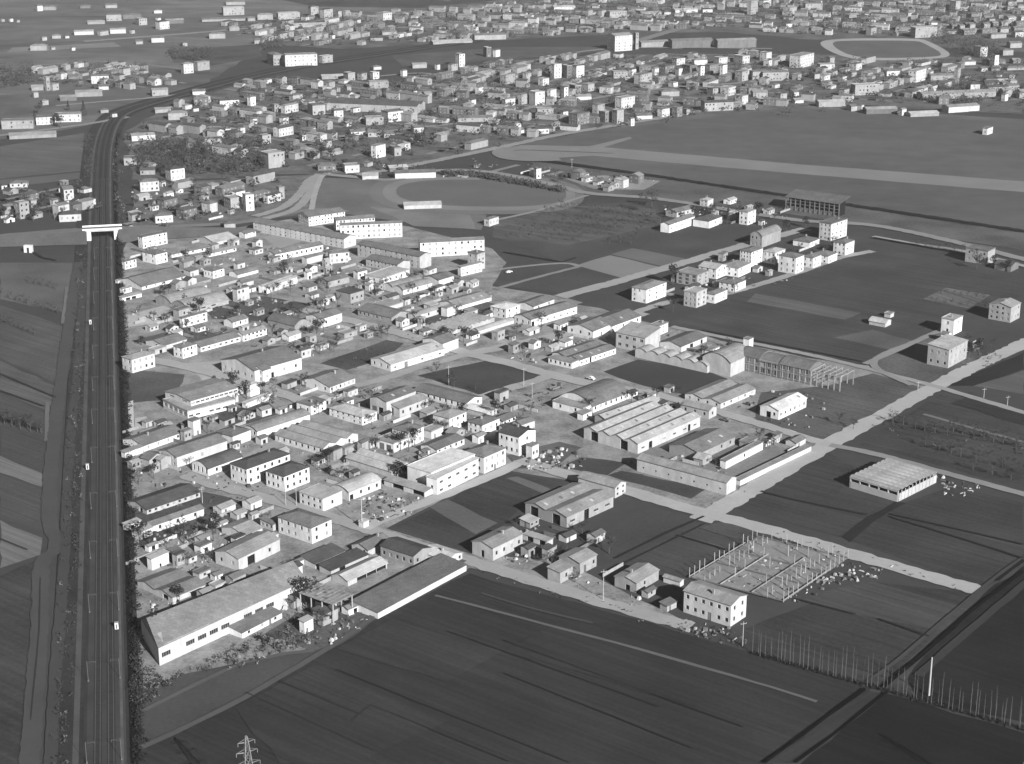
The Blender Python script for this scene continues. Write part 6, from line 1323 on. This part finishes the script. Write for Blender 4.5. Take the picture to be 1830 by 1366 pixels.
# clutter of the work yards: timber, blocks, barrels, heaps
YARDS = [([(225,560),(420,520),(560,540),(640,600),(560,640),(300,600)], 260, 1), ([(480,470),(700,470),(900,520),(860,560),(640,560),(500,520)], 260, 1), ([(300,480),(470,440),(560,430),(640,470),(480,520),(300,530)], 200, 1),
         ([(640,690),(760,700),(900,720),(900,780),(760,800),(640,760)], 150, 1), ([(360,640),(640,690),(560,760),(420,740)], 150, 1), ([(530,800),(700,790),(760,860),(650,930),(600,880)], 170, 1), ([(640,890),(760,870),(740,920),(660,940)], 130, 1),
         ([(230,780),(480,800),(460,880),(240,880)], 150, 1), ([(270,950),(400,945),(480,975),(380,1030),(280,1010)], 260, 2), ([(280,1060),(330,1080),(290,1110),(255,1090)], 60, 1), ([(330,1150),(540,1060),(600,1085),(560,1160),(420,1200)], 240, 1), ([(560,1110),(680,1070),(690,1095),(590,1160)], 130, 2),
         ([(860,985),(960,935),(1000,985),(930,1010)], 200, 2), ([(920,820),(1010,800),(1060,830),(960,850)], 160, 1), ([(1100,830),(1340,800),(1380,830),(1280,860)], 150, 1), ([(1290,690),(1480,700),(1460,790),(1330,740)], 90, 1), ([(980,610),(1090,585),(1090,640),(1000,640)], 120, 1), ([(880,640),(980,620),(960,650)], 60, 1), ([(690,560),(870,560),(830,610),(720,600)], 150, 1),
         ([(1330,965),(1420,960),(1530,1000),(1540,1020),(1420,1085),(1300,1040)], 240, 2), ([(1450,1035),(1600,1010),(1570,1035),(1470,1050)], 90, 2), ([(1210,1100),(1330,1120),(1310,1150),(1230,1130)], 70, 2), ([(1670,850),(1760,870),(1720,890),(1660,880)], 90, 2), ([(1180,490),(1520,430),(1500,470),(1240,560)], 120, 1), ([(960,1010),(1130,1060),(1200,1090),(1080,1085)], 80, 1), ([(1180,360),(1420,370),(1400,400),(1200,400)], 110, 1), ([(750,850),(800,830),(900,810),(880,840)], 30, 1), ([(800,280),(1180,320),(1150,345),(900,310)], 130, 1), ([(230,330),(420,330),(460,380),(240,400)], 110, 1), ([(570,300),(780,290),(760,320),(600,318)], 60, 1)]
m = MB()
for poly, n, hi in YARDS:
    xs = [p[0] for p in poly]; ys = [p[1] for p in poly]
    for _ in range(n):
        p = (random.uniform(min(xs), max(xs)), random.uniform(min(ys), max(ys)))
        if not inside(p, poly): continue
        g = G(*p); c, s = random.choice(((AZA, 1), (AZB, 1), (random.uniform(0, 3.1), 1))); L, W, h = random.choice(((3.5, .8, .7), (1.2, 1.0, .9), (.8, .7, .8), (2.2, 1.6, 1.0), (5, .5, .4), (2.5, 2.0, 1.6)))
        if not clear(g.x, g.y, .4): continue
        k = random.uniform(.3, .8) if hi == 1 else random.uniform(.25, .6); u = Vector((math.cos(c), math.sin(c), 0)); v = Vector((-u.y, u.x, 0)); mi = random.choice((0, 1, 2, 2, 3, 3)) if hi == 1 else random.choice((0, 1, 2, 2, 3)); tp = random.uniform(.35, 1)
        lo = [g + u * sx * L * k / 2 + v * sy * W * k / 2 + Vector((0, 0, .1)) for sx, sy in ((-1, -1), (1, -1), (1, 1), (-1, 1))]; up = [g + u * sx * L * k * tp / 2 + v * sy * W * k * tp / 2 + Vector((0, 0, .3 + h * k)) for sx, sy in ((-1, -1), (1, -1), (1, 1), (-1, 1))]
        for i in range(4): m.face([lo[i], lo[(i + 1) % 4], up[(i + 1) % 4], up[i]], mi)
        m.face(up, mi)
struct(m.build('yard_clutter', [wmat('p'), wmat('g'), wmat('k'), mat('junk_dark', .05, .9, .3)]), 'stuff', 'scattered timber, blocks and heaps in the work yards')
# ------------------------------------------------------------------ winter haze
hm = MB(); hm.box((-9500, -700, -1), (9500, 16500, 274)); hz = hm.build('haze', []); hz['kind'] = 'stuff'; hz['label'] = 'thin winter haze over the plain'
hmat = bpy.data.materials.new('haze'); hmat.use_nodes = True; hn = hmat.node_tree; hn.nodes.remove(hn.nodes['Principled BSDF'])
pv = hn.nodes.new('ShaderNodeVolumePrincipled'); pv.inputs['Color'].default_value = (.92, .92, .92, 1); pv.inputs['Density'].default_value = HAZE; pv.inputs['Anisotropy'].default_value = 0.0
hn.links.new(pv.outputs['Volume'], hn.nodes['Material Output'].inputs['Volume']); hz.data.materials.clear(); hz.data.materials.append(hmat)
